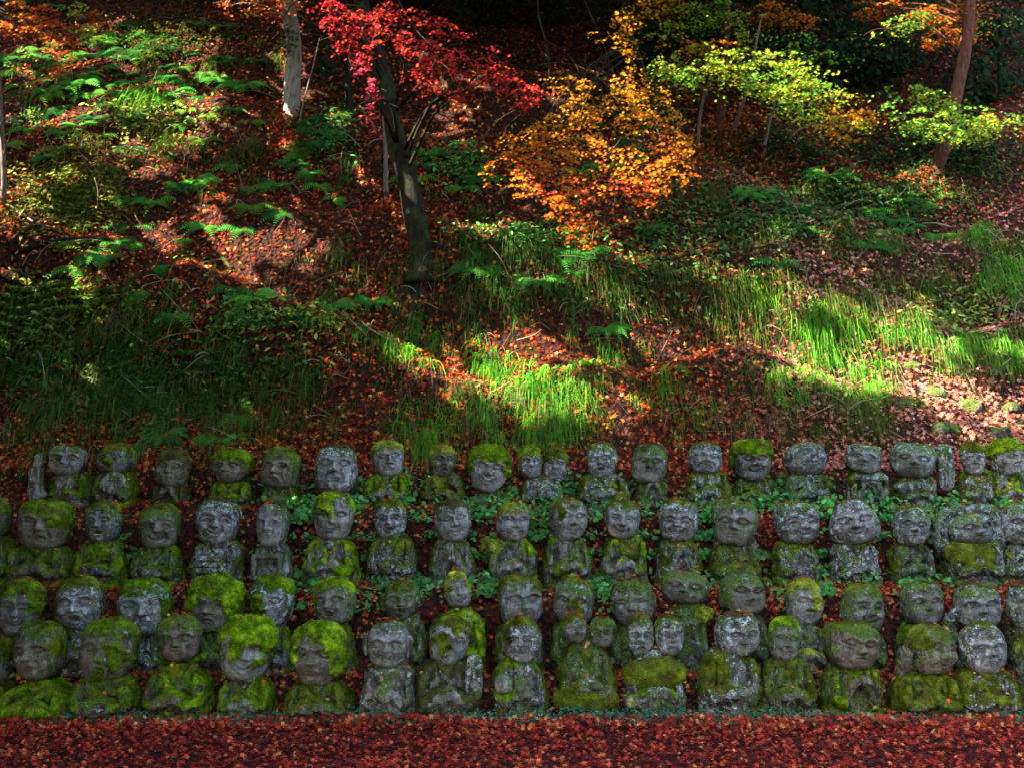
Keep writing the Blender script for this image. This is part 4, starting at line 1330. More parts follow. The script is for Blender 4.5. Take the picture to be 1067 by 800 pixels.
# ferny undergrowth
FERNY = [(110, 95, 90, 40, 34), (60, 120, 60, 40, 16), (200, 110, 50, 30, 12), (300, 180, 60, 40, 10), (110, 250, 90, 50, 14), (350, 140, 30, 30, 10), (480, 190, 50, 30, 8), (560, 270, 90, 20, 6), (300, 320, 90, 30, 5), (150, 45, 80, 28, 26), (240, 60, 40, 30, 8),
         (800, 220, 120, 50, 10), (920, 220, 110, 40, 10), (160, 420, 150, 40, 5), (640, 150, 60, 30, 10), (230, 210, 120, 60, 14), (30, 60, 60, 50, 14)]
for (cx, cy, rx, ry, k) in FERNY:
    P = cast(cx + RNG.normal(0, .55, k) * rx, cy + RNG.normal(0, .55, k) * ry, 12.7)
    for q in P:
        c0 = np.array([(.025, .12, .014), (.045, .17, .016), (.02, .075, .014), (.07, .14, .012)][int(RNG.integers(0, 4))])
        for _ in range(int(RNG.integers(4, 8))):
            az = RNG.uniform(-math.pi, .2)
            d = np.array([math.cos(az), math.sin(az) * .65, math.sin(az) * .6])
            sd = np.array([-math.sin(az), math.cos(az) * .6, math.cos(az) * .75])
            L = RNG.uniform(.20, .42)
            t = np.linspace(.12, 1, 11)
            mid = q + d * (t * L)[:, None] + np.stack([0 * t, 0 * t, L * (.7 * t - .75 * t ** 2.1)], -1)
            w = L * .26 * np.sin(np.pi * np.clip(t * .85 + .12, 0, 1)) + .006
            for sg in (-1, 1):
                tip = mid + sd * sg * w[:, None] + d * w[:, None] * .4 - np.array([0, 0, .18]) * w[:, None]
                hw = d * L * .036
                V = np.stack([mid - hw, mid + hw, (mid + tip) / 2 + hw * .9, tip], 1)
                mb.add(V.reshape(-1, 3), np.arange(44).reshape(11, 4), np.clip(c0 * RNG.uniform(.7, 1.4), 0, .6))
prop(mb.build('ground_cover', BLADE, smooth=False), kind='stuff')

# ------------------------------------------------------------------ ferns
FROND_COL = [(.03, .14, .015), (.045, .18, .02), (.03, .11, .016)]


def fern(px, py, size, label, bright=1.0, y0=12.6, n=9):
    P = cast(np.array([px]), np.array([py]), y0)[0]
    root = empty('fern', P, label, 'fern', 'ferns on the bank')
    for k in range(n):
        fm = MB()
        az = -math.pi / 2 + (k - (n - 1) / 2) * (4.6 / n) + RNG.normal(0, .15)
        L = size * RNG.uniform(.75, 1.1)
        d = np.array([math.cos(az), math.sin(az) * .7, math.sin(az) * .5])
        t = np.linspace(0, 1, 15)
        rise = RNG.uniform(.45, .8)
        mid = d[None] * (t * L)[:, None] + np.stack([0 * t, 0 * t, L * (rise * t - (rise + .10) * t ** 2.2)], -1)
        tube(fm, mid, np.linspace(.006, .002, 15), 5, (.10, .12, .03))
        sd = np.array([-math.sin(az), math.cos(az) * .6, math.cos(az) * .75])
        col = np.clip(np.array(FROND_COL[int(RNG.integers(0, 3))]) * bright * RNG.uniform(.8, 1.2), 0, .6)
        for j in range(2, 15):
            w = L * .22 * math.sin(math.pi * min(1, (j / 14) * .9 + .12)) + .008
            for s in (-1, 1):
                a = mid[j]
                tip = a + sd * s * w + d * w * .45 + np.array([0, 0, -.15 * w])
                hw = d * L * .028
                m_ = (a + tip) / 2 + np.array([0, 0, .08 * w])
                fm.add(np.array([a - hw, a + hw, m_ + hw * 1.1, tip, m_ - hw * 1.1]), np.array([[0, 1, 2, 3, 4]]), col)
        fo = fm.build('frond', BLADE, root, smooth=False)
    return root


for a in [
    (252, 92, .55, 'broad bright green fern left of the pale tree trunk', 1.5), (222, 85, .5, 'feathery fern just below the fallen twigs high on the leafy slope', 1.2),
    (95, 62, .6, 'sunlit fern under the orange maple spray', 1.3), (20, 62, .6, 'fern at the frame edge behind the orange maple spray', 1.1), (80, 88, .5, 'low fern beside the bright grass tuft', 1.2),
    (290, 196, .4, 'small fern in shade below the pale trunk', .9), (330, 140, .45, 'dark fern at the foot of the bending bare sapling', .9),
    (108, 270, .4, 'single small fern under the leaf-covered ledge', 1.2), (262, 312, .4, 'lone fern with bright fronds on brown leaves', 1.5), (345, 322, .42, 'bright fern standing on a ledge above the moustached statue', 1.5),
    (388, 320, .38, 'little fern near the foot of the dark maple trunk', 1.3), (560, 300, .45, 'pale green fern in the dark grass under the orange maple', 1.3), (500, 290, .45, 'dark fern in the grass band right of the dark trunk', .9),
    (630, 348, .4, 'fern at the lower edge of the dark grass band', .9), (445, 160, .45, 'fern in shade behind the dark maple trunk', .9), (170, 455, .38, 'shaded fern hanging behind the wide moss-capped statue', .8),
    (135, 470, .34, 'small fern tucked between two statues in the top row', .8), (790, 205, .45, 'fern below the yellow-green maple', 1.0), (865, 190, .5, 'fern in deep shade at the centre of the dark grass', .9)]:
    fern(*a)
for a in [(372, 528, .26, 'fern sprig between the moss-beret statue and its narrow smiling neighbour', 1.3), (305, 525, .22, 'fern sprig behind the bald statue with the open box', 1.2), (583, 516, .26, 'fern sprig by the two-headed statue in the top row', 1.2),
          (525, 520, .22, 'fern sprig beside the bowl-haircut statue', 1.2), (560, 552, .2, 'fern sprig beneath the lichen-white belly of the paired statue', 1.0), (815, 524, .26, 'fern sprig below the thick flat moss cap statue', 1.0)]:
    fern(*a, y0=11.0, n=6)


# ------------------------------------------------------------------ round-leaved plants and other single plants among the figures
def leafy_plant(label, spots, y0, size, col, shape=ROUND, up=.6, cat='plant'):
    c = cast(np.array([np.mean([s[0] for s in spots])]), np.array([np.mean([s[1] for s in spots])]), y0)[0]
    root = empty('leafy_plant', c, label, cat, 'small leafy plants among the statues')
    for (px, py, k) in spots:
        m = MB()
        p = at(px, py, c[1] - .18 - .05 * k)
        leaves(m, shape, p[None], np.array([[RNG.normal(0, .2), -.75, up]]), np.array([size * k]), np.array([col]) * RNG.uniform(.8, 1.2), spin=np.array([[1.0, .2 * RNG.normal(), .1]]))
        s = c + np.array([0, 0, -.02])
        tube(m, spline([s, (s + p) / 2 + [0, 0, .03], p], 6), .004, 5, (.08, .16, .04))
        m.build('leaf', BLADE, root, smooth=False)
    return root


leafy_plant('pair of round glossy leaves between the narrow smiling statue and the shaggy-haired one', [(434, 533, 1), (451, 530, .85), (443, 526, .6)], 11.2, .14, (.05, .30, .06))
leafy_plant('broad round leaves behind the small ball-headed statue', [(968, 523, 1), (990, 521, 1.1), (955, 526, .7), (978, 530, .7)], 11.2, .15, (.05, .24, .04))
leafy_plant('round dark leaf by the dark laughing statue with the bowl', [(126, 599, 1)], 10.8, .11, (.03, .20, .06))
leafy_plant('small five-pointed bright leaf beside the tall grey statue', [(193, 529, 1)], 11.2, .11, (.16, .42, .06), MAPLE5)
leafy_plant('clover-like sprig on the lap of the round smiling statue', [(150, 592, 1), (154, 596, .8), (147, 597, .8)], 10.9, .06, (.08, .34, .07), OVAL)
leafy_plant('pointed dark green leaf standing beside the long-haired bearded statue', [(720, 721, 1.0)], 9.7, .25, (.03, .22, .07), -OVAL * np.array([1.35, 1, 1]), cat='plant')
leafy_plant('square green leaf stuck to the mossy chest below the sash', [(155, 722, 1)], 9.7, .12, (.03, .24, .06), ROUND)

# ------------------------------------------------------------------ stones in the sunny leaf drift
for (px, py, w, h, lab) in [
    (985, 442, 40, 18, 'mossy rounded stone behind the hooded narrow-faced statue'), (1040, 448, 42, 16, 'broad flat stone behind the mushroom-capped statue'),
    (1010, 418, 38, 18, 'pale stone in the middle of the sunlit leaf drift'), (1055, 425, 30, 14, 'small pale stone at the frame edge in the leaf drift'), (975, 405, 34, 14, 'lichened stone at the foot of the bright grass clump'),
    (952, 385, 28, 14, 'uppermost small stone above the leaf drift'), (945, 420, 30, 12, 'stone half covered by the hanging grass')]:
    P = cast(np.array([px]), np.array([py + h * .4]), 12.4)[0]
    s = ppm(P)
    m = MB()
    ellipsoid(m, P + [0, .05, -.01], (w / s / 2 * .72, w / s / 2 * .7, h / s * .50), None, 26, 36, .34, int(px), 2.4)
    o = m.build('stone', ST['brown'], origin=P)
    prop(o, lab, 'stone', 'stones in the sunny leaf drift')

# ------------------------------------------------------------------ trees
def spray(mb, c, rx, ry, n, size, pal, depth=.8, tier=.10, shape=MAPLE7, face=.75):
    """one flat layered spray of maple leaves"""
    r = np.sqrt(RNG.random(n)) * (1 + .18 * RNG.normal(size=n))
    a = RNG.uniform(0, 2 * math.pi, n)
    zz = RNG.uniform(-1, 1, n)
    k = max(1, int(ry / tier))
    zt = (np.round(zz * k) / k) * ry
    q = np.sqrt(np.clip(1 - (zt / (ry + 1e-6)) ** 2 * .8, .1, 1))
    p = np.stack([np.cos(a) * r * rx * q, np.sin(a) * r * rx * depth * q, zt + RNG.normal(0, tier * .22, n) - .22 * r ** 2 * min(rx, .5)], -1)
    clump = fbm((p + c) * 3.2, 91, 2)
    keep = clump + .45 * vnoise((p + c) * 8.0, 92) > -.20
    p = p[keep]
    n = len(p)
    nr = np.array([0, -face, .55]) + rand_unit(n) * .55
    leaves(mb, shape, p + c, nr, RNG.uniform(.75, 1.25, n) * size, pick(pal, n, .18), spin=np.array([1.0, 0, 0]) + rand_unit(n) * .8, curl=RNG.uniform(.5, 1.6, n))


def limbs(tb, start, ends, r0, sag=.15, twigs=3, seed=0):
    rr = random.Random(seed)
    for e in ends:
        s = start(e) if callable(start) else np.asarray(start)
        e = np.asarray(e)
        m1 = s * .6 + e * .4 + np.array([rr.uniform(-.15, .15), rr.uniform(-.15, .15), sag + rr.uniform(0, .2)])
        m2 = s * .25 + e * .75 + np.array([rr.uniform(-.1, .1), rr.uniform(-.1, .1), sag * .8])
        c = spline([s, m1, m2, e], 12)
        tube(tb, c, np.linspace(r0, .006, 12), 7, wob=.1, seed=seed)
        for _ in range(twigs):
            k = rr.randrange(5, 12)
            v = np.array([rr.uniform(-1, 1), rr.uniform(-1, 1), rr.uniform(-.5, .3)]) * .35
            tube(tb, spline([c[k], c[k] + v * .5 + [0, 0, .04], c[k] + v], 6), np.linspace(.007, .003, 6), 5)


def pts(lst):
    return [at(p[0], p[1], p[2]) for p in lst]


def tree(label, trunk, rad, sprays, pal, leafsize, bark, density=1.0, tag='maple_tree', cat='tree', group=None, side_limbs=True, shape=MAPLE7, r0=.03, extra_tubes=(), tier=.10, depth=.8, face=.75):
    """trunk: control points (px, py, depth); sprays: (px, py, rx, ry, depth, palette)"""
    if -40 < trunk[0][0] < 1107:        # stand the foot where the photograph shows it on the slope
        yb = cast(np.array([trunk[0][0]], float), np.array([trunk[0][1]], float), 12.7)[0][1]
        dlt = yb - trunk[0][2] + (1.3 if tag == 'evergreen_tree' else 0)
        trunk = [(a, b, c + dlt) for a, b, c in trunk]
        if tag == 'evergreen_tree':
            sprays = [(s[0], s[1], s[2], s[3], s[4] + dlt) + tuple(s[5:]) for s in sprays]
    tp = pts(trunk)
    g = tp[0].copy()
    g[2] = float(height(g[0], g[1])) - .12
    if g[2] < tp[0][2]:
        tp = [g - np.array([0, 0, .35])] + tp
    root = empty(tag, g, label, cat, group)
    tb = MB()
    cl = spline(tp, 36)
    rad = np.interp(np.linspace(0, 1, 36), np.linspace(0, 1, len(rad)), rad)
    rad[:3] *= np.array([1.5, 1.25, 1.1])
    tube(tb, cl, rad, 18, wob=.16, seed=int(trunk[0][0]))
    cr = MB()
    ends = []
    for sp in sprays:
        px, py, rx, ry, y = sp[:5]
        if bark is BARK_RED:
            rx, ry = rx * 1.35, ry * .72
        c = at(px, py, y)
        s = ppm(c)
        ends.append(c)
        n = int(density * 2.6 * (rx * ry * math.pi / s / s) / (leafsize ** 2 * .33) * .8) + 10
        spray(cr, c, rx / s, ry / s, n, leafsize, sp[5] if len(sp) > 5 else pal, shape=shape, tier=tier, depth=depth, face=face)
    if side_limbs:
        hi = cl[14:]
        limbs(tb, lambda e: hi[np.argmin(np.linalg.norm(hi - e + np.array([0, 0, .3]), axis=1))], ends[::3] if len(ends) > 8 else ends, r0, seed=int(trunk[0][0]) + 3)
    for (ctrl, ra, rb) in extra_tubes:
        cc = spline(pts(ctrl), 16)
        tube(tb, cc, np.linspace(ra, rb, 16), 7, wob=.12, seed=3)
    if rad[4] > .06 and bark is not BARK_PALE and tag != 'evergreen_tree':
        for q in range(6):                      # roots running down over the litter
            az = -math.pi / 2 + (q - 2.5) * .62 + RNG.normal(0, .1)
            L = rad[3] * RNG.uniform(1.6, 3.2)
            d = np.array([math.cos(az), math.sin(az)])
            tt = np.linspace(0, 1, 9)
            xy = g[:2] + d * (tt * L + rad[3] * .35)[:, None] + np.stack([.05 * np.sin(tt * 6 + q), 0 * tt], -1)
            zz = height(xy[:, 0], xy[:, 1]) + rad[3] * .35 * (1 - tt) ** 2 - .02
            zz[0] = tp[1][2] + rad[3] * 1.2
            zz[1] = max(zz[1], zz[0] - .3)
            tube(tb, np.stack([xy[:, 0], xy[:, 1], zz], -1), np.linspace(rad[3] * .42, .012, 9), 8, wob=.2, seed=q)
    t = tb.build('trunk', bark, root, origin=g)
    t.location = (0, 0, 0)
    if cr.n:
        c = cr.build('crown', FOLIAGE, root, smooth=False, origin=g)
        c.location = (0, 0, 0)
    return root


RED = [(0.314, 0.013, 0.011), (0.369, 0.021, 0.014), (0.232, 0.008, 0.009), (0.383, 0.049, 0.014), (0.301, 0.018, 0.021)]
PINK = [(0.363, 0.0308, 0.0495), (0.385, 0.0501, 0.0605), (0.3025, 0.0192, 0.033)]
YEL = [(0.36, 0.1574, 0.0058), (0.4032, 0.1967, 0.0101), (0.3024, 0.1115, 0.0058), (0.3744, 0.1181, 0.0058)]
YOR = [(0.399, 0.1411, 0.0064), (0.415, 0.1079, 0.0064), (0.399, 0.1826, 0.008), (0.3511, 0.0747, 0.0064)]
ORA = [(0.3562, 0.0821, 0.0057), (0.3847, 0.1163, 0.0071), (0.3135, 0.0547, 0.0057), (0.3705, 0.1505, 0.01), (0.2992, 0.0684, 0.0071)]
REO = [(0.3277, 0.0363, 0.0071), (0.3562, 0.0606, 0.0071), (0.2707, 0.0273, 0.0085), (0.3705, 0.103, 0.0106)]
YGR = [(0.195, 0.27, 0.015), (0.27, 0.3, 0.0225), (0.15, 0.225, 0.015), (0.345, 0.285, 0.015), (0.105, 0.195, 0.015)]
GRN = [(0.075, 0.195, 0.015), (0.1125, 0.24, 0.0225), (0.06, 0.15, 0.015), (0.165, 0.255, 0.0225)]
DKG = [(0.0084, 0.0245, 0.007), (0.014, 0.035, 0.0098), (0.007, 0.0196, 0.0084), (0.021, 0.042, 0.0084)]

# dark-trunked maple with the red branch
tree('dark-trunked maple with a crimson branch reaching across the slope', [(440, 268, 15.3), (434, 235, 15.3), (425, 190, 15.3), (414, 150, 15.3), (404, 100, 15.3), (392, 55, 15.3), (378, 10, 15.3), (365, -60, 15.3)], [.20, .165, .15, .14, .13, .12, .11, .08],
     [(345, 10, 26, 9.52, 13.2), (372, 22, 28, 8.84, 13.2), (395, 36, 28, 8.84, 13.1), (420, 42, 26, 8.16, 13.1), (448, 52, 28, 8.84, 13.0), (475, 64, 28, 8.84, 13.0), (500, 76, 28, 8.84, 13.0), (528, 86, 26, 7.48, 13.0), (552, 96, 22, 6.12, 13.0), (340, 30, 18, 6.8, 13.2),
      (430, 14, 22, 6.8, 13.4), (455, 26, 24, 7.48, 13.4), (480, 42, 22, 6.8, 13.4), (505, 55, 22, 6.12, 13.3), (450, 88, 22, 5.44, 13.2), (478, 98, 20, 5, 13.2), (440, 74, 24, 5.44, 13.2), (410, 8, 20, 6.12, 13.5), (520, 72, 18, 6.12, 13.3),
      (374, 66, 12, 11, 13.2, PINK), (380, 82, 13, 11, 13.2, PINK), (386, 100, 14, 11, 13.2, PINK), (393, 116, 15, 12, 13.2, PINK), (402, 131, 15, 10, 13.2, PINK), (384, 92, 10, 9, 13.1, PINK), (396, 124, 12, 9, 13.1, PINK), (365, 40, 24, 12, 13.2), (395, 20, 26, 10, 13.3), (380, 52, 18, 8, 13.2), (545, 110, 12, 5, 13.0)],
     RED, .070, BARK_DARK, 1.3, group=None, r0=.028, tier=.07,
     extra_tubes=[([(405, -20, 14.0), (420, 10, 13.6), (434, 32, 13.4), (450, 48, 13.2)], .014, .004), ([(365, 45, 13.5), (364, 62, 13.4), (372, 80, 13.3), (392, 120, 13.3)], .008, .003)])
# slender pale stem beside it
tree('thin grey sapling stem standing beside the dark maple trunk', [(403, 215, 15.0), (402, 190, 15.0), (402, 165, 15.0), (401, 140, 15.0), (398, 100, 15.0)], [.045, .04, .036, .03, .02], [], RED, .08, BARK_TWIG, tag='sapling', side_limbs=False)

# yellow and orange maple
tree('yellow and orange maple hanging its crown over the middle of the slope', [(690, 180, 16.6), (684, 130, 16.3), (672, 80, 15.9), (655, 30, 15.4), (640, -30, 15.0)], [.05, .045, .04, .035, .025],
     [(650, 22, 24, 12, 14.2, YEL), (655, 44, 16, 10, 14.2, YEL), (625, 35, 12, 7, 14.2, YEL), (675, 6, 26, 7, 14.2, YEL), (660, 62, 9, 8, 14.2, YEL), (585, 82, 22, 9, 14.2, YEL), (610, 92, 16, 8, 14.2, YEL), (660, 84, 26, 14, 14.0, YEL), (680, 104, 28, 15, 14.0, YEL), (645, 108, 28, 14, 13.9, YEL), (620, 128, 30, 14, 13.8, YOR),
      (668, 132, 34, 16, 13.8, YOR), (698, 150, 26, 14, 13.8, ORA), (595, 146, 28, 12, 13.7, ORA), (560, 158, 28, 12, 13.6, ORA), (535, 168, 22, 10, 13.6, ORA), (520, 190, 16, 8, 13.5, ORA), (510, 178, 14, 7, 13.5, YOR), (540, 195, 24, 9, 13.4, YOR), (530, 150, 22, 9, 13.7, YOR), (575, 130, 24, 10, 13.7, YEL), (560, 140, 22, 9, 13.7, YOR), (600, 112, 24, 10, 13.8, YEL), (575, 215, 24, 9, 13.3, ORA), (590, 205, 24, 10, 13.3, YOR), (625, 205, 26, 10, 13.4, YOR), (705, 168, 24, 10, 13.7, YOR), (715, 150, 18, 8, 13.7, YEL), (700, 125, 20, 10, 13.8, YEL), (555, 180, 26, 12, 13.5, REO), (585, 172, 28, 14, 13.5, ORA), (620, 162, 34, 16, 13.5, ORA), (655, 170, 32, 16, 13.5, YOR),
      (688, 182, 28, 14, 13.6, ORA), (715, 182, 12, 8, 13.6, ORA), (640, 192, 34, 13, 13.5, REO), (600, 196, 30, 12, 13.4, REO), (565, 202, 22, 9, 13.4, REO), (672, 200, 28, 11, 13.5, REO), (640, 214, 28, 10, 13.4, ORA), (606, 222, 22, 9, 13.4, REO), (595, 238, 16, 9, 13.4, ORA), (625, 236, 14, 7, 13.4, ORA), (612, 252, 10, 6, 13.4, ORA), (660, 218, 18, 8, 13.5, REO)],
     YEL, .072, BARK_DARK, .95, r0=.012, tier=.07,
     extra_tubes=[([(560, -20, 14.5), (561, 15, 14.4), (568, 42, 14.3), (572, 70, 14.2), (572, 85, 14.2)], .018, .006), ([(568, 42, 14.3), (585, 52, 14.2), (596, 62, 14.2), (603, 74, 14.1)], .009, .004), ([(572, 60, 14.2), (560, 70, 14.2), (552, 82, 14.2)], .006, .003), ([(600, -20, 14.8), (615, 15, 14.6), (628, 45, 14.4), (640, 78, 14.2)], .012, .004),
                  ([(548, 110, 13.6), (520, 125, 13.8), (500, 148, 14.2), (478, 172, 14.8), (472, 186, 15.2), (490, 194, 15.4)], .009, .005), ([(575, 110, 13.8), (578, 128, 13.7), (580, 145, 13.6)], .006, .003), ([(545, 118, 13.7), (530, 130, 13.8), (522, 145, 13.8)], .005, .003)])

# yellow-green maple, its saplings and the tree at the far side
tree('yellow-green maple with thin reddish trunk in layered flat sprays', [(750, 132, 18.5), (753, 100, 18.4), (755, 60, 18.3), (757, 20, 18.2), (758, -50, 18.0)], [.085, .075, .07, .06, .05],
     [(695, 78, 26, 6, 15.7, YGR), (720, 84, 26, 6, 15.7, GRN), (745, 60, 30, 7, 15.9, YGR), (770, 90, 24, 6, 15.7, YGR), (795, 60, 28, 7, 15.9, YGR), (840, 76, 26, 7, 15.8, YGR), (872, 100, 24, 6, 15.7, YGR), (900, 120, 22, 6, 15.6, YEL), (825, 108, 24, 6, 15.7, GRN), (848, 125, 24, 6, 15.6, YGR), (690, 70, 20, 7, 15.8, YGR), (712, 74, 22, 6, 15.8, GRN), (735, 66, 26, 7, 15.8, YGR), (760, 74, 28, 7, 15.8, YGR), (785, 84, 26, 7, 15.8, GRN), (812, 98, 26, 7, 15.7, YGR), (838, 118, 22, 6, 15.6, YGR), (825, 70, 26, 7, 16.0, YGR), (850, 90, 22, 7, 15.8, GRN), (895, 130, 16, 5, 15.6, YGR), (770, 20, 30, 8, 16.6, YGR), (750, 8, 26, 8, 16.8, GRN), (700, 30, 24, 9, 16.8, YGR), (715, 48, 26, 6, 16.2, ORA), (862, 60, 26, 7, 16.4, GRN), (830, 40, 26, 7, 16.4, GRN), (705, 62, 22, 8, 16.0, YGR), (728, 54, 26, 10, 16.0, YGR), (748, 48, 24, 8, 16.0, ORA), (770, 58, 28, 10, 16.0, YGR), (792, 70, 26, 10, 16.0, YGR), (815, 80, 26, 10, 15.9, GRN), (835, 92, 24, 9, 15.8, YGR), (800, 92, 18, 7, 15.9, YGR), (850, 108, 24, 9, 15.7, YGR), (868, 116, 20, 7, 15.7, YEL), (884, 124, 16, 6, 15.6, YEL), (866, 134, 16, 7, 15.6, YEL), (878, 146, 16, 7, 15.6, YEL), (862, 150, 12, 5, 15.6, ORA),
      (820, 58, 20, 7, 16.2, GRN), (775, 38, 20, 7, 16.4, YGR), (800, 10, 26, 10, 16.6, ORA), (822, 18, 20, 9, 16.6, ORA), (845, 22, 14, 7, 16.6, ORA), (720, 12, 24, 12, 17.0, YGR), (695, 4, 20, 8, 17.0, YEL), (740, 28, 18, 8, 17.0, GRN), (840, 112, 14, 6, 15.7, GRN)],
     YGR, .085, BARK_RED, 1.6, group='maples', r0=.02, tier=.06, face=.5)
tree('reddish leaning trunk with green and orange maple leaves at the dark end of the slope', [(976, 184, 18.6), (982, 158, 18.5), (990, 128, 18.4), (998, 92, 18.3), (1006, 50, 18.2), (1010, 10, 18.1), (1014, -50, 18.0)], [.125, .11, .105, .10, .095, .09, .07],
     [(930, 8, 26, 9, 16.6, ORA), (955, 20, 26, 10, 16.4, GRN), (975, 14, 26, 11, 16.4, ORA), (998, 14, 26, 12, 16.4, ORA), (1010, 34, 14, 13, 16.4, ORA), (1025, 28, 18, 9, 16.5, YGR), (915, 14, 14, 6, 16.6, REO), (968, 46, 10, 6, 16.3, ORA), (945, 28, 14, 6, 16.4, GRN), (900, 6, 18, 6, 16.8, ORA), (1008, 2, 24, 8, 16.5, ORA),
      (935, 92, 18, 6, 15.9, GRN), (970, 100, 24, 6, 15.8, YGR), (1000, 116, 28, 7, 15.7, GRN), (1030, 124, 28, 6, 15.6, YGR), (975, 134, 26, 6, 15.6, GRN), (1000, 142, 22, 5, 15.6, YGR), (1050, 122, 20, 5, 15.6, GRN), (920, 30, 26, 7, 16.5, YGR), (985, 36, 22, 8, 16.4, ORA), (940, 108, 20, 9, 15.8, GRN), (960, 118, 24, 9, 15.7, GRN), (985, 124, 26, 9, 15.7, YGR), (1010, 130, 26, 9, 15.6, GRN), (1036, 130, 24, 7, 15.6, YGR), (1056, 132, 14, 5, 15.6, YGR), (955, 95, 20, 7, 15.9, YGR), (950, 132, 14, 6, 15.7, GRN), (985, 110, 20, 7, 15.9, YGR), (1020, 142, 18, 5, 15.6, YGR), (1045, 20, 12, 6, 16.5, YGR)],
     GRN, .085, BARK_RED, 1.6, group='maples', r0=.02, tier=.06, face=.5)
for lab, tr in [('thin pale sapling forking below the yellow-green sprays', [(727, 158, 17.2), (729, 125, 17.0), (734, 100, 16.8), (740, 82, 16.5), (738, 60, 16.2)]),
                ('slanting thin sapling between the reddish trunk and the forked one', [(764, 138, 17.4), (774, 108, 17.0), (782, 80, 16.7), (788, 45, 16.5), (794, 15, 16.4)]),
                ('short leaning sapling with a pale foot in the shade', [(795, 168, 16.8), (799, 140, 16.6), (806, 112, 16.4), (815, 88, 16.2)])]:
    tree(lab, tr, [.035, .03, .026, .02, .012], [], YGR, .08, BARK_TWIG, tag='sapling', side_limbs=False, group='saplings under the yellow-green maple')
# pale trunk, upper left
tree('pale smooth trunk catching the sun high on the slope', [(304, 118, 18.0), (305, 85, 18.0), (307, 60, 18.0), (305, 35, 17.9), (300, 5, 17.8), (296, -50, 17.6)], [.16, .14, .13, .125, .12, .10],
     [(260, 4, 24, 7, 16.5, ORA), (285, 8, 22, 8, 16.5, REO), (235, 8, 20, 6, 16.5, REO), (310, 2, 14, 6, 16.5, REO), (300, 40, 12, 14, 17.0, DKG), (320, 25, 14, 16, 17.4, DKG), (292, 48, 8, 6, 17.0, GRN)], ORA, .085, BARK_PALE, .8, r0=.02,
     tag='maple_tree')
tree('bent bare sapling with pale twigs beside the pale trunk', [(311, 140, 16.3), (313, 125, 16.3), (316, 108, 16.2), (326, 70, 16.1), (333, 40, 16.0)], [.025, .022, .018, .012, .007], [], GRN, .08, BARK_TWIG, tag='sapling', side_limbs=False)
tree('orange maple spray drooping over the ferns at the upper corner', [(-70, 60, 16.5), (-60, 10, 16.2), (-45, -40, 16.0), (-20, -80, 15.8)], [.09, .08, .07, .05],
     [(30, 22, 26, 7, 15.0, ORA), (55, 30, 24, 7, 15.0, REO), (48, 46, 22, 7, 14.9, ORA), (70, 48, 20, 7, 14.9, REO), (55, 62, 22, 7, 14.8, REO), (62, 74, 14, 5, 14.8, ORA), (20, 8, 22, 6, 15.1, ORA), (90, 32, 14, 5, 15.0, YGR), (5, 30, 16, 6, 15.1, REO), (100, 18, 18, 6, 15.2, REO), (80, 8, 20, 6, 15.2, YGR), (45, 12, 20, 6, 15.1, REO)],
     ORA, .085, BARK_DARK, 1.4, r0=.018, tier=.05)
tree('thin grey stem rising at the frame edge above the bare branches', [(2, 215, 14.8), (4, 195, 14.7), (3, 160, 14.6), (1, 120, 14.5), (-2, 70, 14.4), (-6, 20, 14.3)], [.05, .045, .04, .035, .03, .02], [(15, 130, 14, 8, 14.3, DKG), (35, 120, 16, 7, 14.3, GRN), (20, 60, 22, 8, 14.2, GRN)], GRN, .07, BARK_TWIG, .8, r0=.01, tag='sapling')
tree('dark straight trunk behind the yellow-green sprays', [(842, 110, 19.5), (841, 60, 19.4), (840, 10, 19.3), (840, -60, 19.2)], [.15, .14, .13, .11], [(880, -20, 50, 16, 19, DKG), (800, -25, 50, 16, 19, DKG)], DKG, .12, BARK_DARK, .8)

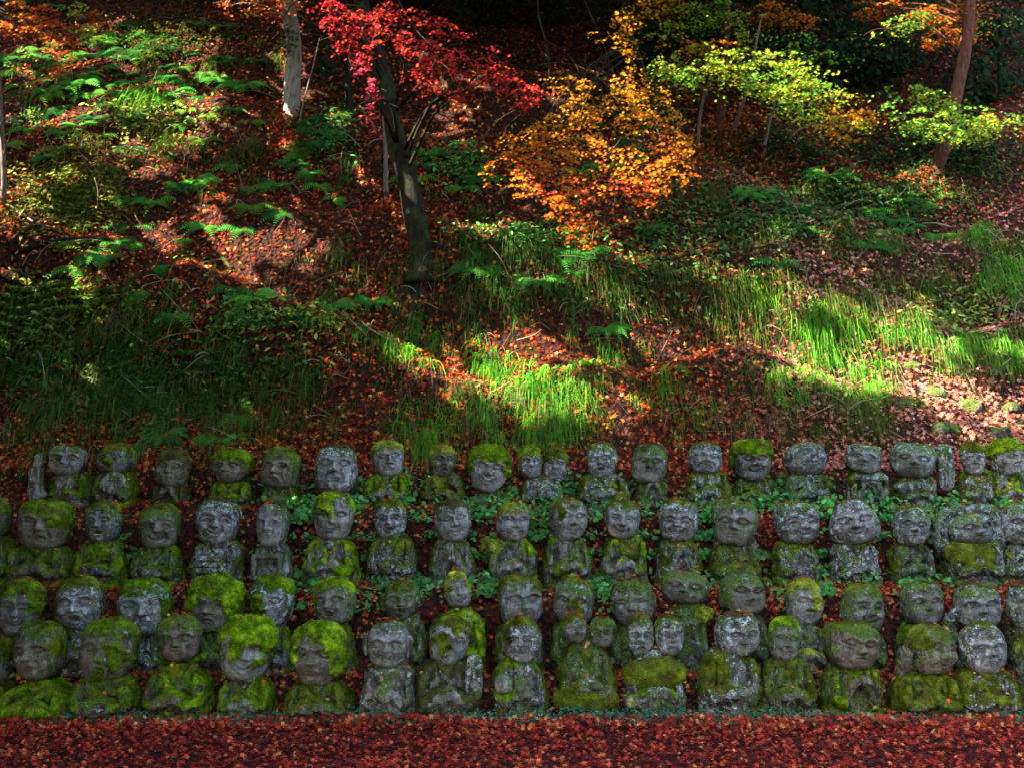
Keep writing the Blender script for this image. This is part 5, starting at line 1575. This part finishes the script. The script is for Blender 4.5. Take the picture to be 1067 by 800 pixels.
# evergreens closing off the top of the slope
for lab, px, py, y, sp in [
    ('dark evergreen tree filling the upper corner behind the leaning trunk', 1046, 196, 20.5, [(1040, 60, 46, 40), (1060, 120, 40, 36), (1030, 170, 40, 26), (1005, 95, 36, 34), (1062, 10, 46, 36), (1050, 192, 40, 16), (1010, 20, 40, 34), (1020, 130, 36, 30)]),
    ('dark evergreen tree between the leaning trunk and the yellow-green sprays', 926, 182, 20.6, [(930, 80, 46, 36), (905, 130, 40, 28), (950, 150, 40, 24), (900, 40, 44, 36), (955, 30, 44, 34), (880, 80, 40, 30), (925, 165, 40, 14), (960, 110, 40, 26), (920, 5, 46, 30)]),
    ('dark evergreen tree behind the dark straight trunk', 845, 160, 21.0, [(850, 40, 42, 38), (820, 100, 36, 26), (865, 145, 36, 16), (800, 50, 40, 32), (840, 0, 50, 26), (850, 110, 36, 24), (810, 10, 44, 30)]),
    ('broad evergreen shrub behind the forked thin sapling', 712, 120, 20.5, [(700, 70, 34, 30), (715, 30, 36, 28), (690, 105, 28, 14), (735, 0, 50, 24), (755, 70, 30, 30), (740, 40, 36, 28), (670, 30, 30, 24)]),
    ('dark leafy evergreen above the crimson branch', 520, 66, 21.5, [(500, 10, 50, 24), (540, 5, 50, 26), (470, -5, 46, 22), (590, 15, 44, 26), (525, 40, 40, 20), (630, 0, 44, 24), (430, -5, 40, 22), (570, 45, 30, 14)]),
    ('small evergreen with glossy leaves behind the hanging pink leaves', 364, 170, 17.6, [(362, 130, 18, 12), (372, 150, 16, 10), (352, 118, 14, 10), (340, 50, 16, 20)])]:
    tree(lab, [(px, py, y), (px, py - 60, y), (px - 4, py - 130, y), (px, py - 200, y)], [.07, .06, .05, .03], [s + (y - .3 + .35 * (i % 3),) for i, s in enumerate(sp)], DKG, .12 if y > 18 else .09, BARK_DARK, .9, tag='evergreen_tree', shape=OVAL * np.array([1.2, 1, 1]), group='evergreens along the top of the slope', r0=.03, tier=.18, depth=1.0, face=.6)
# one continuous wood far up the slope
mb = MB()
n = 26000
x = RNG.uniform(-26, 26, n); y = RNG.uniform(21.5, 30, n)
hz_ = height(x, y)
z = hz_ + RNG.random(n) ** .8 * (5.5 + 2 * fbm(np.stack([x * .3, y * .3, x * 0], -1), 44, 2))
p = np.stack([x, y, z], -1)
keep = fbm(p * .7, 45, 3) > -.12
p = p[keep]; n = len(p)
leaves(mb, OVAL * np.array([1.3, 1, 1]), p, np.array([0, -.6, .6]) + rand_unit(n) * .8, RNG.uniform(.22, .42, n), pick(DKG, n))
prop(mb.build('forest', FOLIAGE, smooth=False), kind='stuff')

# tussocks and leaves heaped round the feet of the trunks
mb = MB()
lb = MB()
for (px, py, w) in [(303, 119, 16), (440, 268, 16), (403, 215, 8), (727, 158, 8), (764, 138, 8), (795, 168, 8), (976, 184, 14), (311, 140, 10), (750, 132, 12), (2, 215, 10)]:
    P = cast(np.array([px, px - w, px + w, px + w * .4, px - w * .5], float), np.array([py + 2, py, py, py + 5, py + 5], float), 12.7)
    for q in P[1:]:
        tuft(mb, q + [0, -.05, 0], int(RNG.integers(14, 30)), RNG.uniform(.2, .36), GREENS[['olive', 'deep', 'straw'][int(RNG.integers(0, 3))]])
    n = 320
    x = P[0, 0] + RNG.normal(0, .20, n); y = P[0, 1] - .04 + RNG.normal(-.06, .10, n)
    p = np.stack([x, y, hfast(x, y) + .02 + .24 * RNG.random(n) * np.exp(-((x - P[0, 0]) / .2) ** 2)], -1)
    leaves(lb, MAPLE5, p, hnormal(x, y) + rand_unit(n) * .7, RNG.uniform(.06, .11, n), pick(HILL_LITTER, n), curl=RNG.uniform(.5, 2.0, n))
prop(mb.build('grass', BLADE), kind='stuff')
prop(lb.build('fallen_leaves', LEAF, smooth=False), kind='stuff')

# ------------------------------------------------------------------ fallen branches and bare twigs on the slope
for lab, ctrl, r in [
    ('bleached fallen branch lying at the frame edge', [(0, 214), (18, 226), (34, 236), (48, 246)], .022),
    ('forked bare twig arching over dark grass', [(62, 130), (80, 128), (98, 132), (110, 142), (118, 154)], .012),
    ('thin bare twig below the arching one', [(72, 150), (82, 165), (95, 178), (112, 194)], .010),
    ('long dark log lying along the leafy ledge', [(18, 272), (40, 263), (70, 256), (105, 254), (135, 256)], .035),
    ('pale dead stalks bent over beside the dark trunk', [(462, 262), (472, 252), (484, 246), (496, 244)], .014),
    ('mossy fallen pole slanting at the frame edge', [(8, 268), (18, 256), (28, 246), (36, 238)], .026)]:
    q = cast(np.array([c[0] for c in ctrl], float), np.array([c[1] for c in ctrl], float), 12.7)
    q[:, 2] += .06
    ymean = q[:, 1].mean()
    m = MB()
    cc = spline(q, 18)
    tube(m, cc, np.linspace(r, r * .4, 18), 8, wob=.2, seed=4)
    for k in (5, 8, 11, 14):
        v = np.array([RNG.normal(0, .14), -.08, RNG.normal(0, .12)])
        tube(m, spline([cc[k], cc[k] + v * .6, cc[k] + v + [0, 0, -.03]], 6), np.linspace(r * .4, .003, 6), 6)
    prop(m.build('fallen_branch', BARK_DARK if 'dark' in lab or 'mossy' in lab else BARK_TWIG), lab, 'branch', 'fallen branches on the slope')

# ------------------------------------------------------------------ grove added out of view, crowns shaped to dapple the bank and figures
LIT = [  # picture ellipses where sun gets through: cx, cy, rx, ry, share of sun
    (130, 105, 150, 95, .95), (60, 225, 110, 60, .95), (303, 75, 22, 90, 1.3), (250, 262, 130, 40, .95), (330, 300, 90, 30, .85), (240, 240, 160, 50, .5), (50, 290, 110, 45, .7), (340, 325, 30, 25, .6), (255, 318, 20, 18, .7), (140, 330, 26, 24, .4),
    (430, 262, 50, 30, .5), (400, 290, 60, 40, .4), (440, 385, 80, 50, .5), (555, 405, 150, 70, 1.1), (620, 380, 60, 45, .6), (700, 420, 60, 40, .55), (560, 455, 130, 20, .7), (560, 290, 40, 20, .35),
    (860, 365, 105, 65, 1.1), (800, 310, 60, 40, .5), (950, 345, 40, 26, .8), (1000, 410, 110, 55, 1.15), (1030, 450, 80, 26, 1.1), (1030, 285, 50, 40, .45), (760, 350, 50, 40, .4), (930, 440, 60, 20, .6), (1050, 478, 30, 12, .7), (1000, 470, 20, 12, .5), (505, 468, 24, 8, .4), (404, 466, 20, 8, .5),
    (480, 105, 60, 40, .6), (430, 210, 8, 60, .6), (300, 330, 50, 20, .4), (880, 250, 60, 20, .22), (740, 290, 40, 30, .2)]
LIT_AIR = [  # crowns in sun: cx, cy, rx, ry, depth, share
    (440, 55, 130, 55, 13.2, 1.4), (440, 50, 130, 55, 13.6, 1.3), (385, 100, 30, 50, 13.3, 1.4), (600, 165, 120, 75, 13.6, 1.4), (600, 200, 110, 55, 13.3, 1.4), (640, 120, 90, 60, 14.1, 1.3), (660, 60, 60, 55, 14.1, 1.0), (780, 70, 110, 40, 15.8, 1.3), (860, 100, 60, 40, 15.7, 1.2), (870, 130, 50, 40, 15.6, .9), (960, 22, 90, 36, 16.4, 1.1), (1000, 122, 80, 26, 15.7, 1.1), (55, 40, 60, 45, 15.0, .8), (415, 150, 22, 100, 15.4, .05), (265, 6, 50, 14, 16.5, .7)]
e1 = np.cross(SUN, [0, 0, 1.0]); e1 /= np.linalg.norm(e1)
e2 = np.cross(e1, SUN)
U0, V0, CELL = -25.0, -20.0, .16
NUg, NVg = 380, 345
acc = np.zeros((NUg, NVg)); cnt = np.zeros((NUg, NVg)); far = np.zeros((NUg, NVg)); farn = np.zeros((NUg, NVg))


def texit(P):
    """how far towards the sun a point must go to be clear of the picture"""
    lft = .4663 * 1.12
    top = math.tan(PITCH + math.atan(400 / FPX)) * 1.06
    t1 = (-P[:, 0] - lft * P[:, 1] - .9) / (SUN[0] + lft * SUN[1])
    t2 = (1.7 + top * P[:, 1] + .7 - P[:, 2]) / (SUN[2] - top * SUN[1])
    t1 = np.where(t1 < 0, 0, t1); t2 = np.where(t2 < 0, 0, t2)
    return np.minimum(t1, t2)


def deposit(P, L, wt=1.0):
    u = ((P @ e1 - U0) / CELL).astype(int); v = ((P @ e2 - V0) / CELL).astype(int)
    ok = (u >= 0) & (u < NUg) & (v >= 0) & (v < NVg)
    np.add.at(acc, (u[ok], v[ok]), (L * wt)[ok]); np.add.at(cnt, (u[ok], v[ok]), wt)
    te = texit(P)
    np.add.at(far, (u[ok], v[ok]), (P @ SUN + te)[ok]); np.add.at(farn, (u[ok], v[ok]), 1.0)


gx_, gy_ = np.meshgrid(np.arange(-90, 1160, 5.0), np.arange(-20, 800, 5.0))
gx_, gy_ = gx_.ravel(), gy_.ravel()
P = cast(gx_, gy_, 7.0)
P[:, 2] = np.where(P[:, 1] < 9.6, 0, P[:, 2])
fig = (P[:, 1] > 9.6) & (P[:, 1] < 12.8)
P[fig, 2] += .45                      # the figures stand above the soil
L = np.where((gy_ > 40) & (gy_ < 455) & ((gx_ < 700) | (gy_ > 230)), .34, 0.0)
for (cx, cy, rx, ry, s) in LIT:
    L = np.maximum(L, s * (1 - sstep(.55, 1.15, np.hypot((gx_ - cx) / rx, (gy_ - cy) / ry))))
deposit(P, L)
for (cx, cy, rx, ry, y, s) in LIT_AIR:
    a = RNG.uniform(-1, 1, (500, 2)); a = a[np.hypot(a[:, 0], a[:, 1]) < 1]
    deposit(at(cx + a[:, 0] * rx, cy + a[:, 1] * ry, y), np.full(len(a), s), 7.0)
known = cnt > 0
Lg = np.where(known, acc / np.maximum(cnt, 1e-6), 0)
# fill the small gaps between samples
for _ in range(3):
    s_ = sum(np.roll(np.roll(np.where(known, Lg, 0), i, 0), j, 1) for i in (-1, 0, 1) for j in (-1, 0, 1))
    c_ = sum(np.roll(np.roll(known.astype(float), i, 0), j, 1) for i in (-1, 0, 1) for j in (-1, 0, 1))
    f_ = sum(np.roll(np.roll(far, i, 0), j, 1) for i in (-1, 0, 1) for j in (-1, 0, 1))
    g_ = sum(np.roll(np.roll(farn, i, 0), j, 1) for i in (-1, 0, 1) for j in (-1, 0, 1))
    new = (~known) & (c_ > 0)
    Lg = np.where(new, s_ / np.maximum(c_, 1), Lg); far = np.where(new, f_, far); farn = np.where(new, g_, farn)
    known |= new
iu, iv = np.nonzero(known)
uu, vv = U0 + (iu + .5) * CELL, V0 + (iv + .5) * CELL
dap = fbm(np.stack([uu * 2.1, vv * 2.1, uu * 0], -1), 77, 4, .7)
prob = np.clip(1.15 - Lg[iu, iv] * (1.25 + 2.3 * dap), 0, 1)
sel = RNG.random(len(uu)) < prob
uu, vv, iu, iv = uu[sel], vv[sel], iu[sel], iv[sel]
w = far[iu, iv] / np.maximum(farn[iu, iv], 1)
w = w + RNG.uniform(.5, 3.0, len(w))
Q = uu[:, None] * e1 + vv[:, None] * e2 + w[:, None] * SUN
PER = 10
base_c = np.repeat(Q, PER, 0) + (RNG.normal(0, .085, (len(Q) * PER, 1)) * e1 + RNG.normal(0, .085, (len(Q) * PER, 1)) * e2 + RNG.normal(0, .4, (len(Q) * PER, 1)) * SUN)
STEMS = np.array([[-9.5, 5.0], [-11.5, 10.0], [-14.0, 15.5], [-18.5, 20.0], [-6.5, 1.5]])
own = np.argmin(np.hypot(base_c[:, None, 0] - STEMS[None, :, 0] - 1.5, base_c[:, None, 1] - STEMS[None, :, 1]), 1)
ADDED_GROVE = ['tall leafy tree beside the path before the front row', 'leafy tree beyond the frame edge level with the statues', 'leafy tree on the bank beyond the frame edge', 'highest leafy tree of the grove beyond the frame edge', 'leafy tree overhanging the path']
for k, (sx, sy) in enumerate(STEMS):
    m_ = base_c[own == k]
    if len(m_) < 50:
        continue
    g = np.array([sx, sy, float(height(sx, sy)) - .1])
    root = empty('leafy_tree', g, ADDED_GROVE[k], 'tree', 'grove that shades the bank')
    cen = m_.mean(0)
    tb = MB()
    tp = spline([g, g + [0.1, .1, 2.5], [sx + .3, sy, max(cen[2] * .8, g[2] + 3.5)], [sx + .4, sy + .1, max(cen[2] + 1.5, g[2] + 5)]], 24)
    tube(tb, tp, np.linspace(.26, .08, 24), 14, wob=.15, seed=k)
    for q in range(9):
        e = m_[int(RNG.integers(0, len(m_)))]
        s0 = tp[int(RNG.integers(12, 23))]
        tube(tb, spline([s0, s0 * .5 + e * .5 + [0, 0, .4], e], 12), np.linspace(.07, .01, 12), 7, wob=.12, seed=q)
    t = tb.build('trunk', BARK_DARK, root, origin=g); t.location = (0, 0, 0)
    cr = MB()
    leaves(cr, OVAL * np.array([1.4, 1, 1]), m_, SUN + rand_unit(len(m_)) * .7, RNG.uniform(.16, .26, len(m_)), pick(GRN + DKG, len(m_)))
    c = cr.build('crown', FOLIAGE, root, smooth=False, origin=g); c.location = (0, 0, 0)
# trees added behind the viewer to block low sky light from the front
for q, (sx, sy) in enumerate([(-15, -5), (-9.5, -8), (-6, -5.5), (7.5, -6.5), (12.5, -8), (17, -4)]):
    g = np.array([sx, sy, 0.0])
    root = empty('leafy_tree', g, 'tall leafy tree across the path from the statues, behind the viewer', 'tree', 'wood across the path')
    tb = MB()
    tube(tb, spline([g - [0, 0, .2], g + [.2, .1, 3], g + [.1, 0, 7.5], g + [.2, .1, 10.5]], 16), np.linspace(.30, .06, 16), 12, wob=.15, seed=q)
    t = tb.build('trunk', BARK_DARK, root, origin=g); t.location = (0, 0, 0)
    n = 5200
    p = g + np.array([0, 0, 6.2]) + rand_unit(n) * (RNG.random(n) ** .4)[:, None] * np.array([3.6, 2.6, 5.6])
    p = p[(fbm(p * .6, 33 + q, 3) > -.3) & (p[:, 2] > .5)]
    cr = MB()
    leaves(cr, OVAL * np.array([1.3, 1, 1]), p, np.array([0, .5, .4]) + rand_unit(len(p)), RNG.uniform(.35, .6, len(p)), pick(GRN + DKG, len(p)))
    c = cr.build('crown', FOLIAGE, root, smooth=False, origin=g); c.location = (0, 0, 0)
# unseen shrubs added at both sides to block sky and darken the row ends
for (sx, sy, hgt, wid, lab) in ((-7.4, 8.6, 6.6, 1.7, 'dense evergreen shrub flanking the path beyond the dark end of the front row'), (-6.0, 5.2, 3.4, 1.2, 'lower evergreen shrub flanking the path nearer the viewer'), (7.6, 8.6, 3.2, 1.3, 'evergreen shrub flanking the path beyond the sunny end')):
    g = np.array([sx, sy, 0.0])
    root = empty('evergreen_shrub', g, lab, 'shrub', 'shrubs flanking the path')
    tb = MB()
    for q in range(5):
        e = g + np.array([RNG.normal(0, wid * .4), RNG.normal(0, wid * .4), hgt * RNG.uniform(.6, .9)])
        tube(tb, spline([g, g * .5 + e * .5 + [RNG.normal(0, .1), 0, 0], e], 10), np.linspace(.07, .012, 10), 7, wob=.1, seed=q)
    t = tb.build('trunk', BARK_DARK, root, origin=g); t.location = (0, 0, 0)
    n = 5200
    r = RNG.random(n) ** .45
    v = rand_unit(n)
    p = g + np.array([0, 0, hgt * .52]) + v * r[:, None] * np.array([wid, wid, hgt * .5])
    p = p[fbm(p * 1.4, 31, 2) > -.25]
    cr = MB()
    leaves(cr, OVAL * np.array([1.3, 1, 1]), p, np.array([0, 0, .6]) + rand_unit(len(p)), RNG.uniform(.14, .24, len(p)), pick(DKG, len(p)))
    c = cr.build('crown', FOLIAGE, root, smooth=False, origin=g); c.location = (0, 0, 0)
print('grove leaves', len(base_c), 'cells', len(Q))
